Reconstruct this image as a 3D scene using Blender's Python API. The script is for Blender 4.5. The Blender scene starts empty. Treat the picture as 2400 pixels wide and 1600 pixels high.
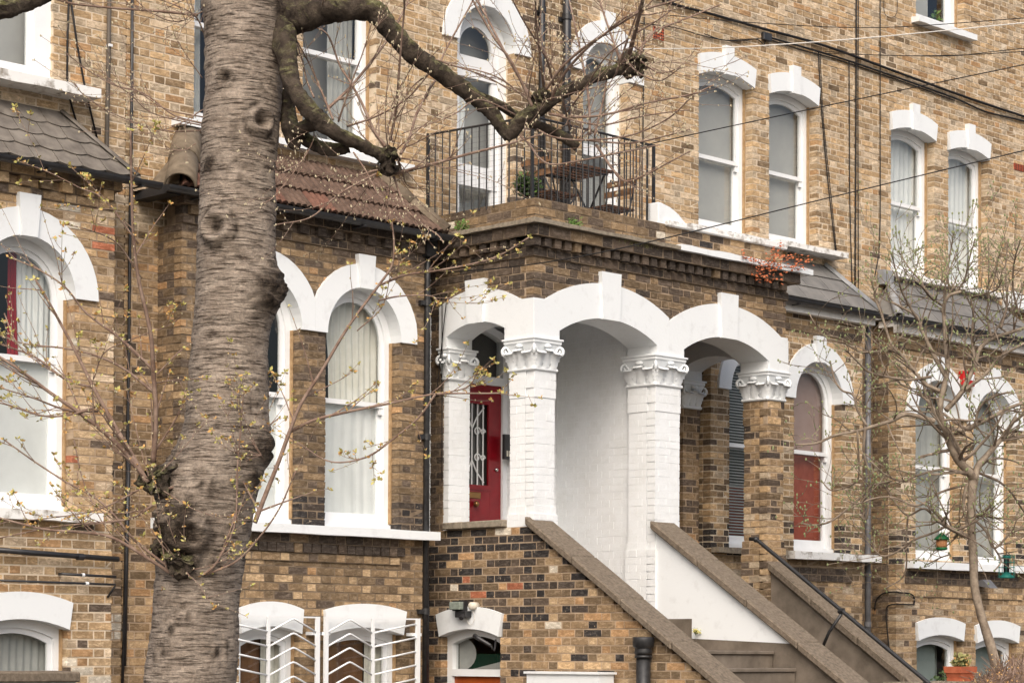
import bpy, bmesh, math, random
from mathutils import Vector, Matrix, noise
random.seed(7)
S = bpy.context.scene
COL = S.collection
# ------------------------------------------------------------------ camera
YAW, PIT, ROL = (math.radians(a) for a in (45.15, 1.3013, 0.25586))
FPX, V0, CZ = 5383.25, 1404.65, 1.6
Fv = Vector((math.sin(YAW)*math.cos(PIT), math.cos(YAW)*math.cos(PIT), math.sin(PIT)))
Rv = Vector((math.cos(YAW), -math.sin(YAW), 0)); Uv = Rv.cross(Fv)
Rv, Uv = math.cos(ROL)*Rv + math.sin(ROL)*Uv, math.cos(ROL)*Uv - math.sin(ROL)*Rv
CAM = Vector((0, 0, CZ))
cd = bpy.data.cameras.new('camera'); cam = bpy.data.objects.new('camera', cd); COL.objects.link(cam)
cd.sensor_width = 36; cd.sensor_fit = 'HORIZONTAL'; cd.lens = FPX/2400*36
cd.shift_y = (V0-800)/2400; cd.clip_end = 2000
m = Matrix((Rv, Uv, -Fv)).transposed().to_4x4(); m.translation = CAM
cam.matrix_world = m
S.camera = cam
# ------------------------------------------------------------------ light: bright overcast
SUN_EL, SUN_AZ = math.radians(44), math.radians(226)      # azimuth clockwise from +Y
w = bpy.data.worlds.new('World'); S.world = w; w.use_nodes = True
nt = w.node_tree; bg = nt.nodes['Background']
sky = nt.nodes.new('ShaderNodeTexSky'); sky.sky_type = 'NISHITA'; sky.sun_disc = False
sky.sun_elevation = SUN_EL; sky.sun_rotation = SUN_AZ
sky.air_density = 1.0; sky.dust_density = 6.0; sky.ozone_density = 0.6
nt.links.new(sky.outputs[0], bg.inputs[0]); bg.inputs[1].default_value = 0.15
sd = bpy.data.lights.new('sun', 'SUN'); sun = bpy.data.objects.new('sun', sd); COL.objects.link(sun)
sd.energy = 1.4; sd.angle = math.radians(50); sd.color = (1.0, 0.985, 0.955)
sdir = Vector((math.sin(SUN_AZ)*math.cos(SUN_EL), math.cos(SUN_AZ)*math.cos(SUN_EL), math.sin(SUN_EL)))
sun.rotation_euler = sdir.to_track_quat('Z', 'Y').to_euler(); sun.location = (0, -10, 30)
S.view_settings.view_transform = 'Standard'; S.view_settings.look = 'None'
S.view_settings.gamma = 1; S.view_settings.exposure = 0.36; S.view_settings.use_curve_mapping = False
S.render.engine = 'CYCLES'
try:
    S.cycles.use_denoising = True; S.cycles.max_bounces = 6; S.cycles.transparent_max_bounces = 12
except Exception: pass
# ------------------------------------------------------------------ measured pixels -> places
def ray(u, v): return Fv + (u-1200)/FPX*Rv + (V0-v)/FPX*Uv
def onY(u, v, Y): r = ray(u, v); t = Y/r.y; return (t*r.x, CZ+t*r.z)
def onX(u, v, X): r = ray(u, v); t = X/r.x; return (t*r.y, CZ+t*r.z)
def atd(u, v, d): return CAM + ray(u, v)*d
def proj(p):
    q = Vector(p)-CAM; d = q.dot(Fv)
    return 1200+FPX*q.dot(Rv)/d, V0-FPX*q.dot(Uv)/d, d
YM, YB, YP = 16.75, 16.40, 15.30       # main walls, bay fronts, porch front
# ------------------------------------------------------------------ materials
MT = {}
def base_mat(name, rough=0.8, spec=0.3):
    m = bpy.data.materials.new(name); m.use_nodes = True; nt = m.node_tree; b = nt.nodes['Principled BSDF']
    b.inputs['Roughness'].default_value = rough; b.inputs['Specular IOR Level'].default_value = spec
    MT[name] = m
    return m, nt, b
def N(nt, t, **k):
    n = nt.nodes.new(t)
    for a, v in k.items(): setattr(n, a, v)
    return n
def pos(nt, sc=(1, 1, 1)):
    g = N(nt, 'ShaderNodeNewGeometry'); mp = N(nt, 'ShaderNodeMapping'); mp.inputs['Scale'].default_value = sc
    nt.links.new(g.outputs['Position'], mp.inputs['Vector']); return mp.outputs[0]
def noi(nt, vec, scale, detail=5, rough=0.6):
    n = N(nt, 'ShaderNodeTexNoise'); n.inputs['Scale'].default_value = scale; n.inputs['Detail'].default_value = detail
    n.inputs['Roughness'].default_value = rough; nt.links.new(vec, n.inputs['Vector']); return n.outputs['Fac']
def ramp(nt, fac, a, b, ca=(0, 0, 0, 1), cb=(1, 1, 1, 1)):
    r = N(nt, 'ShaderNodeValToRGB'); r.color_ramp.elements[0].position = a; r.color_ramp.elements[1].position = b
    r.color_ramp.elements[0].color = ca; r.color_ramp.elements[1].color = cb
    nt.links.new(fac, r.inputs[0]); return r.outputs[0]
def mix(nt, fac, a, b, mode='MIX'):
    n = N(nt, 'ShaderNodeMix', data_type='RGBA', blend_type=mode)
    for s, x in ((n.inputs[0], fac), (n.inputs[6], a), (n.inputs[7], b)):
        if hasattr(x, 'links'): nt.links.new(x, s)
        else: s.default_value = x if not isinstance(x, tuple) or len(x) == 4 else (*x, 1)
    return n.outputs[2]
def bump(nt, b, h, st=0.3, dist=0.01):
    n = N(nt, 'ShaderNodeBump'); n.inputs['Strength'].default_value = st; n.inputs['Distance'].default_value = dist
    nt.links.new(h, n.inputs['Height']); nt.links.new(n.outputs[0], b.inputs['Normal'])
def plain(name, c1, c2=None, scale=12, rough=0.8, bm=0.0, spec=0.3, sc=(1, 1, 1), a=0.35, bb=0.7, metal=0, dist=.006):
    m, nt, b = base_mat(name, rough, spec)
    b.inputs['Metallic'].default_value = metal
    if c2 is None: b.inputs['Base Color'].default_value = (*c1, 1); 
    else:
        p = pos(nt, sc); f = noi(nt, p, scale); r = ramp(nt, f, a, bb, (*c1, 1), (*c2, 1))
        nt.links.new(r, b.inputs['Base Color'])
        if bm: bump(nt, b, noi(nt, p, scale*4), bm, dist)
    return m
def brick_mat(name, painted=False):
    m, nt, b = base_mat(name, 0.88 if not painted else 0.55, 0.25)
    at = N(nt, 'ShaderNodeAttribute', attribute_name='Col'); p = pos(nt)
    f1 = ramp(nt, noi(nt, p, 19, 7, .75), .28, .72, (.64, .61, .58, 1), (1.30, 1.29, 1.27, 1)) if not painted else ramp(nt, noi(nt, p, 5, 6, .6), .3, .6, (.93, .925, .91, 1), (1.02, 1.02, 1.02, 1))
    c = mix(nt, 1.0, at.outputs['Color'], f1, 'MULTIPLY')
    f2 = ramp(nt, noi(nt, p, 1.1, 4, .6), .35, .7, (.84, .83, .82, 1), (1.1, 1.1, 1.09, 1)) if not painted else ramp(nt, noi(nt, p, 60, 3, .6), .2, .5, (.93, .92, .9, 1), (1, 1, 1, 1))
    c = mix(nt, 1.0, c, f2, 'MULTIPLY')
    if not painted:
        sm = ramp(nt, noi(nt, pos(nt, (.55, .55, 1.5)), 30, 6, .75), .49, .60)
        c = mix(nt, sm, c, mix(nt, 1.0, mix(nt, 1.0, at.outputs['Color'], (1.35, 1.36, 1.38), 'MULTIPLY'), (.035, .03, .024), 'ADD'))
        sp = ramp(nt, noi(nt, pos(nt, (1, 1, 1.6)), 75, 4, .7), .62, .72)
        c = mix(nt, sp, c, (.09, .07, .055), 'MIX')
        lum = N(nt, 'ShaderNodeRGBToBW'); nt.links.new(at.outputs['Color'], lum.inputs[0])
        mr = N(nt, 'ShaderNodeMapRange'); mr.inputs['From Min'].default_value = .02; mr.inputs['From Max'].default_value = .12; mr.inputs['To Min'].default_value = .055; mr.inputs['To Max'].default_value = 0.0
        nt.links.new(lum.outputs[0], mr.inputs['Value'])
        ad = N(nt, 'ShaderNodeMath', operation='ADD'); nt.links.new(noi(nt, pos(nt, (1, 1, 1.4)), 22, 6, .75), ad.inputs[0]); nt.links.new(mr.outputs[0], ad.inputs[1])
        c = mix(nt, ramp(nt, ad.outputs[0], .66, .74), c, (.46, .37, .26), 'MIX')
    nt.links.new(c, b.inputs['Base Color'])
    bump(nt, b, noi(nt, p, 95 if not painted else 40, 5, .65), .5 if not painted else .25, .006)
brick_mat('brick'); brick_mat('painted_brick', True)
plain('mortar_tan', (.55, .455, .335), (.70, .595, .46), 9, .95, .5)
plain('mortar_brown', (.14, .103, .07), (.27, .205, .14), 9, .95, .5)
plain('mortar_mid', (.33, .245, .165), (.48, .37, .265), 9, .95, .5)
plain('mortar_white', (.76, .78, .79), (.80, .82, .83), 9, .6, .2)
plain('white_paint', (.66, .68, .69), (.755, .785, .80), 7, .5, .25, a=.25, bb=.45)
plain('white_gloss', (.75, .77, .78), (.80, .82, .835), 5, .32, .05, .4)
plain('grimy_white', (.30, .27, .23), (.78, .78, .76), 9, .7, .3, a=.33, bb=.5)
plain('stone', (.15, .125, .095), (.33, .285, .22), 22, .92, .7, a=.3, bb=.7)
plain('coping_stone', (.10, .079, .058), (.225, .182, .136), 30, .93, .8, a=.3, bb=.72)
plain('concrete', (.105, .086, .066), (.21, .175, .14), 4, .92, .5, a=.3, bb=.7)
plain('slate', (.115, .10, .085), (.22, .195, .165), 6, .7, .4)
plain('slate_dark', (.13, .125, .118), (.21, .20, .185), 4, .6, .3)
plain('lead', (.20, .205, .21), (.31, .315, .32), 8, .5, .2)
plain('tile_brown', (.072, .046, .034), (.16, .105, .078), 14, .9, .5)
plain('tile_red', (.10, .05, .036), (.20, .10, .07), 14, .9, .5)
plain('ridge_clay', (.12, .094, .066), (.22, .175, .125), 10, .92, .6)
plain('black_iron', (.012, .012, .013), (.03, .03, .031), 20, .45, .1, .5)
plain('black_plastic', (.018, .018, .02), (.032, .032, .034), 12, .4, .05, .5)
plain('grey_pipe', (.10, .10, .105), (.15, .15, .155), 12, .45, .05, .5)
plain('cable', (.012, .011, .011), None, rough=.6)
plain('cable_grey', (.09, .075, .06), None, rough=.6)
plain('cable_white', (.62, .60, .56), None, rough=.6)
plain('red_paint', (.20, .004, .010), (.25, .007, .014), 6, .25, .03, .5)
plain('orange_wood', (.28, .055, .012), (.38, .09, .02), 5, .35, .1, .5, (1, 1, .12))
plain('fascia_white', (.62, .60, .56), (.76, .75, .72), 6, .5, .1)
plain('terracotta', (.34, .085, .04), (.46, .14, .07), 14, .85, .2)
plain('airbrick', (.38, .075, .035), (.46, .12, .06), 20, .85, .2)
plain('slat_wood', (.17, .09, .045), (.30, .17, .09), 9, .6, .1)
plain('slat_dark', (.075, .035, .02), (.14, .07, .04), 9, .6, .1)
plain('alarm_red', (.45, .012, .012), None, rough=.4)
plain('brass', (.30, .17, .07), None, rough=.35, metal=.8)
plain('chrome', (.6, .6, .6), None, rough=.2, metal=1)
plain('lamp_glass', (.17, .20, .17), (.30, .34, .30), 30, .15, 0, .6)
plain('cream_plastic', (.62, .58, .49), None, rough=.45)
plain('feeder_green', (.012, .10, .035), (.02, .15, .05), 20, .45)
plain('feeder_teal', (.012, .15, .125), (.02, .2, .16), 20, .45)
plain('feeder_seed', (.35, .15, .06), (.5, .26, .12), 60, .7)
plain('room', (.10, .095, .09), None, rough=.9)
plain('room_floor', (.16, .12, .08), None, rough=.7)
plain('net_white', (.76, .77, .77), (.84, .85, .85), 5, .9)
plain('net_grey', (.40, .40, .39), (.52, .52, .50), 4, .9)
plain('curtain_cream', (.70, .68, .61), (.80, .78, .73), 5, .9)
plain('curtain_red', (.28, .012, .022), None, rough=.9)
plain('blind_grey', (.42, .41, .395), (.48, .47, .45), 3, .8)
plain('blind_pink', (.36, .24, .21), (.45, .32, .29), 3, .8)
plain('blind_red', (.30, .055, .03), (.42, .10, .06), 6, .8)
plain('blind_slat', (.42, .42, .42), (.5, .5, .5), 5, .5)
plain('blind_brown', (.16, .075, .035), (.26, .13, .065), 3, .7, sc=(4, 4, .6))
plain('blind_green', (.25, .30, .29), (.31, .355, .345), 3, .8)
plain('mastic', (.30, .19, .095), (.46, .32, .18), 20, .9, .3)
plain('dark_green', (.006, .035, .022), (.012, .055, .032), 10, .5)
plain('soil', (.05, .04, .03), (.10, .08, .06), 12, .95, .6)
plain('asphalt', (.04, .04, .042), (.065, .065, .066), 30, .9, .4)
plain('paving', (.22, .21, .19), (.32, .30, .28), 6, .9, .3)
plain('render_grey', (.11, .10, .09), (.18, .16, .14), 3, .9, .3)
plain('leaf_green', (.07, .14, .03), (.14, .24, .05), 30, .6)
plain('leaf_dark', (.025, .05, .015), (.06, .10, .03), 30, .6)
plain('leaf_lime', (.36, .34, .09), (.50, .44, .16), 40, .6)
plain('leaf_orange', (.46, .24, .07), (.56, .36, .14), 40, .6)
plain('leaf_rust', (.34, .07, .02), (.50, .19, .09), 40, .7)
plain('grass_dry', (.20, .20, .06), (.36, .33, .16), 30, .8)
plain('bud', (.40, .34, .22), (.52, .46, .32), 60, .7)
plain('bud_green', (.16, .19, .08), (.30, .33, .17), 60, .7)
plain('twig', (.15, .092, .066), (.31, .225, .175), 18, .75, .2)
plain('twig_dark', (.07, .042, .03), (.15, .10, .075), 18, .75, .2)
plain('fig_bark', (.17, .13, .095), (.36, .295, .225), 14, .8, .3)
plain('fig_twig', (.10, .07, .05), (.31, .25, .19), 5, .8, .2)
def bark_mat():
    m, nt, b = base_mat('bark', .85, .2)
    at = N(nt, 'ShaderNodeAttribute', attribute_name='Col')
    base = ramp(nt, noi(nt, pos(nt, (1, 1, 2.2)), 6, 7, .72), .32, .68, (.19, .15, .12, 1), (.40, .335, .28, 1))
    streak = noi(nt, pos(nt, (6, 6, 62)), 1.5, 5, .6)
    mk = N(nt, 'ShaderNodeMath', operation='MULTIPLY'); nt.links.new(ramp(nt, streak, .54, .63), mk.inputs[0]); nt.links.new(ramp(nt, noi(nt, pos(nt, (1, 1, 1.6)), 8, 4, .6), .26, .5), mk.inputs[1])
    c = mix(nt, mk.outputs[0], base, (.07, .052, .041))
    st2 = noi(nt, pos(nt, (7, 7, 38)), 1.5, 5, .6)
    c = mix(nt, ramp(nt, st2, .56, .70), c, (.40, .34, .285))
    f3 = noi(nt, pos(nt, (1, 1, 1)), 60, 5, .7)
    c = mix(nt, 1.0, c, ramp(nt, f3, .3, .7, (.7, .7, .68, 1), (1.25, 1.24, 1.2, 1)), 'MULTIPLY')
    c = mix(nt, at.outputs['Fac'], c, mix(nt, ramp(nt, f3, .4, .7), (.022, .016, .012), (.10, .075, .055)))
    nt.links.new(c, b.inputs['Base Color'])
    h = N(nt, 'ShaderNodeMath', operation='SUBTRACT'); nt.links.new(f3, h.inputs[0]); nt.links.new(ramp(nt, streak, .50, .64), h.inputs[1])
    bump(nt, b, h.outputs[0], .8, .012)
    m, nt, b = base_mat('limb_bark', .88, .2)
    base = ramp(nt, noi(nt, pos(nt), 14, 6, .65), .3, .7, (.018, .013, .010, 1), (.125, .097, .073, 1))
    mo = ramp(nt, noi(nt, pos(nt), 9, 6, .65), .42, .58)
    g = N(nt, 'ShaderNodeNewGeometry'); sx = N(nt, 'ShaderNodeSeparateXYZ'); nt.links.new(g.outputs['True Normal'], sx.inputs[0])
    up = ramp(nt, sx.outputs['Z'], -.2, .6); mm = N(nt, 'ShaderNodeMath', operation='MULTIPLY')
    nt.links.new(mo, mm.inputs[0]); nt.links.new(up, mm.inputs[1])
    c = mix(nt, mm.outputs[0], base, mix(nt, ramp(nt, noi(nt, pos(nt), 40, 4, .6), .4, .6), (.10, .095, .032), (.26, .245, .13)))
    nt.links.new(c, b.inputs['Base Color']); bump(nt, b, noi(nt, pos(nt), 48, 6, .75), 1.0, .025)
bark_mat()
def glass_mat():
    m = bpy.data.materials.new('glass'); m.use_nodes = True; nt = m.node_tree; nt.nodes.clear()
    o = N(nt, 'ShaderNodeOutputMaterial'); mx = N(nt, 'ShaderNodeMixShader'); t = N(nt, 'ShaderNodeBsdfTransparent')
    g = N(nt, 'ShaderNodeBsdfGlossy'); g.inputs['Roughness'].default_value = .02; lw = N(nt, 'ShaderNodeLayerWeight'); lw.inputs[0].default_value = .5
    fr = N(nt, 'ShaderNodeMapRange'); fr.inputs['To Min'].default_value = .07; fr.inputs['To Max'].default_value = .5; pw = N(nt, 'ShaderNodeMath', operation='POWER'); pw.inputs[1].default_value = 2.5
    nt.links.new(lw.outputs['Facing'], pw.inputs[0]); nt.links.new(pw.outputs[0], fr.inputs['Value'])
    t.inputs[0].default_value = (.86, .88, .87, 1)
    nt.links.new(fr.outputs[0], mx.inputs[0]); nt.links.new(t.outputs[0], mx.inputs[1]); nt.links.new(g.outputs[0], mx.inputs[2]); nt.links.new(mx.outputs[0], o.inputs[0])
    MT['glass'] = m
glass_mat()
# ------------------------------------------------------------------ object helpers
def link(name, data, parent=None):
    o = bpy.data.objects.new(name, data); COL.objects.link(o)
    if parent is not None:
        o.parent = parent
        if parent.get('_loc') is not None: o.matrix_parent_inverse = Matrix.Translation(-Vector(parent['_loc']))
    return o
def tag(o, label, cat, group=None, kind=None):
    o['label'] = label
    if cat: o['category'] = cat
    if group: o['group'] = group
    if kind: o['kind'] = kind
    return o
def thing(name, label, cat, loc=(0, 0, 0), group=None):
    o = bpy.data.objects.new(name, None); COL.objects.link(o); o.location = loc; o['_loc'] = tuple(loc); o.empty_display_size = .2
    return tag(o, label, cat, group)
class MB:
    def __init__(s): s.v = []; s.f = []
    def box(s, x0, x1, y0, y1, z0, z1, j=0):
        n = len(s.v); r = (lambda: random.uniform(-j, j)) if j else (lambda: 0)
        for z in (z0, z1):
            for x, y in ((x0, y0), (x1, y0), (x1, y1), (x0, y1)): s.v.append((x+r(), y+r(), z+r()))
        s.f += [(n, n+3, n+2, n+1), (n+4, n+5, n+6, n+7), (n, n+1, n+5, n+4), (n+1, n+2, n+6, n+5), (n+2, n+3, n+7, n+6), (n+3, n, n+4, n+7)]
        return s
    def strip(s, inner, outer, d0, d1, ax='x', closed=False):
        """solid between two curves of equal length, (a,z) points; d0 front, d1 back."""
        P = (lambda a, d, z: (a, d, z)) if ax == 'x' else (lambda a, d, z: (d, a, z))
        n = len(s.v); k = len(inner)
        for i in range(k):
            for (a, z) in (inner[i], outer[i]): s.v += [P(a, d0, z), P(a, d1, z)]
        def q(a, b, c, d): s.f.append((a, b, c, d) if ax == 'x' else (d, c, b, a))
        for i in range(k-1 if not closed else k):
            a = n+4*i; b = n+4*((i+1) % k)
            q(a, b, b+2, a+2); q(a+1, a+3, b+3, b+1); q(a, a+1, b+1, b); q(a+2, b+2, b+3, a+3)
        if not closed:
            a = n; q(a, a+2, a+3, a+1); a = n+4*(k-1); q(a, a+1, a+3, a+2)
        return s
    def prism(s, pts, d0, d1, ax='x'):
        P = (lambda a, d, z: (a, d, z)) if ax == 'x' else (lambda a, d, z: (d, a, z))
        n = len(s.v); k = len(pts)
        s.v += [P(a, d0, z) for a, z in pts] + [P(a, d1, z) for a, z in pts]
        f = [tuple(range(n, n+k)), tuple(range(n+2*k-1, n+k-1, -1))] + [(n+i, n+k+i, n+k+(i+1) % k, n+(i+1) % k) for i in range(k)]
        s.f += f
        return s
    def tube(s, pts, rad, n=8, cap=True):
        pts = [Vector(p) for p in pts]; k = len(pts); b0 = len(s.v)
        if not hasattr(rad, '__len__'): rad = [rad]*k
        t0 = (pts[1]-pts[0]).normalized(); up = Vector((0, 0, 1)) if abs(t0.z) < .9 else Vector((1, 0, 0))
        nx = t0.cross(up).normalized()
        for i in range(k):
            t = (pts[min(i+1, k-1)]-pts[max(i-1, 0)])
            t = t.normalized() if t.length > 1e-9 else t0
            nx = (nx-t*nx.dot(t)); nx = nx.normalized() if nx.length > 1e-6 else t.orthogonal().normalized(); ny = t.cross(nx)
            for j in range(n):
                a = 2*math.pi*j/n; s.v.append(tuple(pts[i]+(nx*math.cos(a)+ny*math.sin(a))*rad[i]))
        for i in range(k-1):
            for j in range(n):
                a = b0+i*n+j; b = b0+i*n+(j+1) % n; s.f.append((a, b, b+n, a+n))
        if cap: s.f.append(tuple(range(b0+n-1, b0-1, -1))); s.f.append(tuple(range(b0+(k-1)*n, b0+k*n)))
        return s
    def quad(s, *p):
        n = len(s.v); s.v += [tuple(q) for q in p]; s.f.append(tuple(range(n, n+len(p)))); return s
    def ball(s, c, r, nu=8, nv=5, sz=1.0):
        n = len(s.v); c = Vector(c); rr = (r, r, r*sz) if not hasattr(r, '__len__') else r
        s.v.append((c.x, c.y, c.z-rr[2]))
        for i in range(1, nv):
            a = math.pi*i/nv
            for j in range(nu):
                b = 2*math.pi*j/nu; s.v.append((c.x+rr[0]*math.sin(a)*math.cos(b), c.y+rr[1]*math.sin(a)*math.sin(b), c.z-rr[2]*math.cos(a)))
        s.v.append((c.x, c.y, c.z+rr[2])); e = len(s.v)-1
        for j in range(nu):
            s.f.append((n, n+1+(j+1) % nu, n+1+j)); s.f.append((e, e-nu+j, e-nu+(j+1) % nu))
        for i in range(nv-2):
            for j in range(nu):
                a = n+1+i*nu+j; b = n+1+i*nu+(j+1) % nu; s.f.append((a, b, b+nu, a+nu))
        return s
    def lathe(s, c, prof, n=16):
        b0 = len(s.v)
        for r, z in prof:
            for j in range(n): a = 2*math.pi*j/n; s.v.append((c[0]+r*math.cos(a), c[1]+r*math.sin(a), c[2]+z))
        for i in range(len(prof)-1):
            for j in range(n):
                a = b0+i*n+j; b = b0+i*n+(j+1) % n; s.f.append((a, b, b+n, a+n))
        s.f.append(tuple(range(b0+n-1, b0-1, -1))); s.f.append(tuple(range(b0+(len(prof)-1)*n, b0+len(prof)*n)))
        return s
    def build(s, name, mat, parent=None, smooth=False, bevel=0):
        me = bpy.data.meshes.new(name); me.from_pydata(s.v, [], s.f); me.materials.append(MT[mat]); me.update()
        bm = bmesh.new(); bm.from_mesh(me); bmesh.ops.recalc_face_normals(bm, faces=bm.faces)
        if bevel: bmesh.ops.bevel(bm, geom=[e for e in bm.edges if e.calc_face_angle(0) > .6], offset=bevel, segments=1, affect='EDGES')
        bm.to_mesh(me); bm.free()
        if smooth:
            for p in me.polygons: p.use_smooth = True
        return link(name, me, parent)
def lerp(a, b, t): return a+(b-a)*t
def catmull(P, n=6):
    P = [Vector(p) for p in P]; out = []
    Q = [P[0]*2-P[1]] + P + [P[-1]*2-P[-2]]
    for i in range(1, len(Q)-2):
        a, b, c, d = Q[i-1:i+3]
        for k in range(n):
            t = k/n; out.append(.5*((2*b)+(c-a)*t+(2*a-5*b+4*c-d)*t*t+(3*b-a-3*c+d)*t**3))
    out.append(P[-1]); return out
# ------------------------------------------------------------------ brickwork
PAL = dict(tan=(.39, .282, .168), gold=(.41, .285, .160), pale=(.475, .375, .262), orange=(.365, .225, .115), brown=(.258, .18, .104), dark=(.10, .075, .056),
           black=(.030, .027, .027), red=(.33, .12, .065), grey=(.37, .30, .215), umber=(.162, .115, .069), white=(.765, .79, .805), chalk=(.58, .53, .44), soot=(.055, .043, .035))
LUM = (.84, .92, 1.0, 1.08, 1.17)
TONES = dict(
    upper=[('tan', 30), ('gold', 20), ('pale', 26), ('orange', 5), ('grey', 14), ('brown', 8), ('umber', 2), ('dark', .6)],
    bayA=[('tan', 26), ('gold', 24), ('pale', 16), ('orange', 10), ('brown', 11), ('dark', 3), ('chalk', 4), ('red', 1)],
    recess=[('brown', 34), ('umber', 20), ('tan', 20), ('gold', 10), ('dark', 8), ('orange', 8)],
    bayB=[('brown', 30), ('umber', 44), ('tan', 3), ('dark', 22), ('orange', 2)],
    baseB=[('brown', 44), ('tan', 16), ('umber', 28), ('dark', 8), ('orange', 5)],
    cornice=[('soot', 60), ('dark', 32), ('umber', 8)],
    cornA=[('brown', 36), ('tan', 22), ('gold', 14), ('umber', 20), ('dark', 8)],
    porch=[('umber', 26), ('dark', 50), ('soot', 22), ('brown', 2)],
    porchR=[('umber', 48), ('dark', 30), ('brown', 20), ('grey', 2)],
    black=[('black', 52), ('soot', 22), ('chalk', 2), ('dark', 14), ('umber', 12)],
    stair=[('brown', 38), ('tan', 12), ('orange', 13), ('umber', 28), ('red', 5), ('gold', 8), ('chalk', 2.5), ('black', 5)],
    bayC=[('tan', 26), ('gold', 18), ('brown', 28), ('umber', 14), ('grey', 10), ('dark', 2)],
    bayD=[('tan', 30), ('brown', 26), ('gold', 14), ('umber', 10), ('grey', 14), ('dark', 3)],
    parapet=[('umber', 40), ('brown', 22), ('dark', 24), ('red', 1), ('grey', 8), ('chalk', 3)],
    white=[('white', 1)])
def pick(t):
    L = TONES[t]; k = random.uniform(0, sum(w for _, w in L))
    for n, w in L:
        k -= w
        if k <= 0: return n
    return L[-1][0]
PROTO = {}
def proto_brick(tone, lum, var):
    key = (tone, lum, var)
    if key not in PROTO:
        st = random.getstate(); random.seed(hash((tone, int(lum*100), var)) % 9999 if False else int(lum*100)*7+var*31+len(tone)*97)
        b = MB().box(-.5, .5, -.5, .5, -.5, .5, 0.018 if tone != 'white' else .006); random.setstate(st)
        me = bpy.data.meshes.new('brick'); me.from_pydata(b.v, [], b.f)
        me.materials.append(MT['painted_brick' if tone == 'white' else 'brick'])
        ca = me.color_attributes.new('Col', 'FLOAT_COLOR', 'POINT'); c = PAL[tone]
        for d in ca.data: d.color = (c[0]*lum, c[1]*lum, c[2]*lum, 1)
        PROTO[key] = me
    return PROTO[key]
TRUNK_E = []   # filled with the trunk outline so that hidden bricks are not picked
class Field:
    def __init__(s, root): s.root = root; s.b = []
    def add(s, x0, x1, y0, y1, z0, z1, tone):
        lum = 1.0 if tone == 'white' else random.choice(LUM)
        s.b.append((x0, x1, y0, y1, z0, z1, tone, lum))
    def finish(s, limit=300):
        sc = []
        for i, (x0, x1, y0, y1, z0, z1, t, l) in enumerate(s.b):
            c = ((x0+x1)/2, (y0+y1)/2, (z0+z1)/2); u, v, d = proj(c); a = 0
            if 5 < u < 2395 and 5 < v < 1595 and not (330+0.075*(1600-v) < u < 665):
                u0, _, _ = proj((x0, y1 if (y1-y0) > (x1-x0) else y0, c[2])); u1, _, _ = proj((x1, y0, c[2])); _, v0, _ = proj((c[0], c[1], z0)); _, v1, _ = proj((c[0], c[1], z1))
                a = min(abs(u1-u0), 60)*abs(v0-v1)
                if t == 'white': a *= .75
            sc.append((a, i))
        sc.sort(reverse=True); single = {i for a, i in sc[:limit] if a > 0}
        for kind in ('brick', 'painted_brick'):
            V = []; Fc = []; C = []
            for i, (x0, x1, y0, y1, z0, z1, t, l) in enumerate(s.b):
                if i in single or (t == 'white') != (kind == 'painted_brick'): continue
                j = .0032 if t != 'white' else .0011; n = len(V)
                for z in (z0, z1):
                    for x, y in ((x0, y0), (x1, y0), (x1, y1), (x0, y1)):
                        V.append((x+random.uniform(-j, j), y+random.uniform(-j, j), z+random.uniform(-j, j)))
                Fc += [(n, n+3, n+2, n+1), (n+4, n+5, n+6, n+7), (n, n+1, n+5, n+4), (n+1, n+2, n+6, n+5), (n+2, n+3, n+7, n+6), (n+3, n, n+4, n+7)]
                c = PAL[t]; C += [c[0]*l, c[1]*l, c[2]*l, 1]*8
            if V:
                me = bpy.data.meshes.new('brickwork'); me.from_pydata(V, [], Fc); me.materials.append(MT[kind])
                ca = me.color_attributes.new('Col', 'FLOAT_COLOR', 'POINT'); ca.data.foreach_set('color', C)
                o = link('brickwork' if kind == 'brick' else 'painted_brickwork', me, s.root); o['kind'] = 'stuff'
        for i in single:
            x0, x1, y0, y1, z0, z1, t, l = s.b[i]
            o = link('brick', proto_brick(t, l, i % 3), s.root)
            o.location = ((x0+x1)/2, (y0+y1)/2, (z0+z1)/2); o.scale = (x1-x0, y1-y0, z1-z0)
class Rect:
    def __init__(s, l, r, zb, zt): s.l, s.r, s.zb, s.zt = l, r, zb, zt
    def cut(s, zl, zh):
        return (s.l, s.r) if (zl+zh)/2 > s.zb and (zl+zh)/2 < s.zt else None
class Arch:
    def __init__(s, l, r, zb, zs, rise, band): s.l, s.r, s.zb, s.zs, s.rise, s.band = l, r, zb, zs, rise, band; s.c = (l+r)/2; s.hw = (r-l)/2
    def cut(s, zl, zh):
        z = (zl+zh)/2
        if z < s.zb: return None
        if z <= s.zs: return (s.l, s.r)
        H = s.rise+s.band*.55; W = s.hw+s.band*.55
        if z-s.zs >= H: return None
        h = W*math.sqrt(1-((z-s.zs)/H)**2); return (s.c-h, s.c+h)
    def curve(s, off=0, n=20, lo=None, hi=None, leg=0, legn=1):
        pts = []
        for i in range(n+1):
            t = math.pi*(1-i/n); pts.append((s.c+(s.hw+off)*math.cos(t), s.zs+(s.rise+off)*math.sin(t)))
        if leg: pts = [(pts[0][0], s.zs-leg)]+pts+[(pts[-1][0], s.zs-leg)]
        if lo is not None: pts = [(min(max(a, lo), hi), z) for a, z in pts]
        return pts
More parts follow.
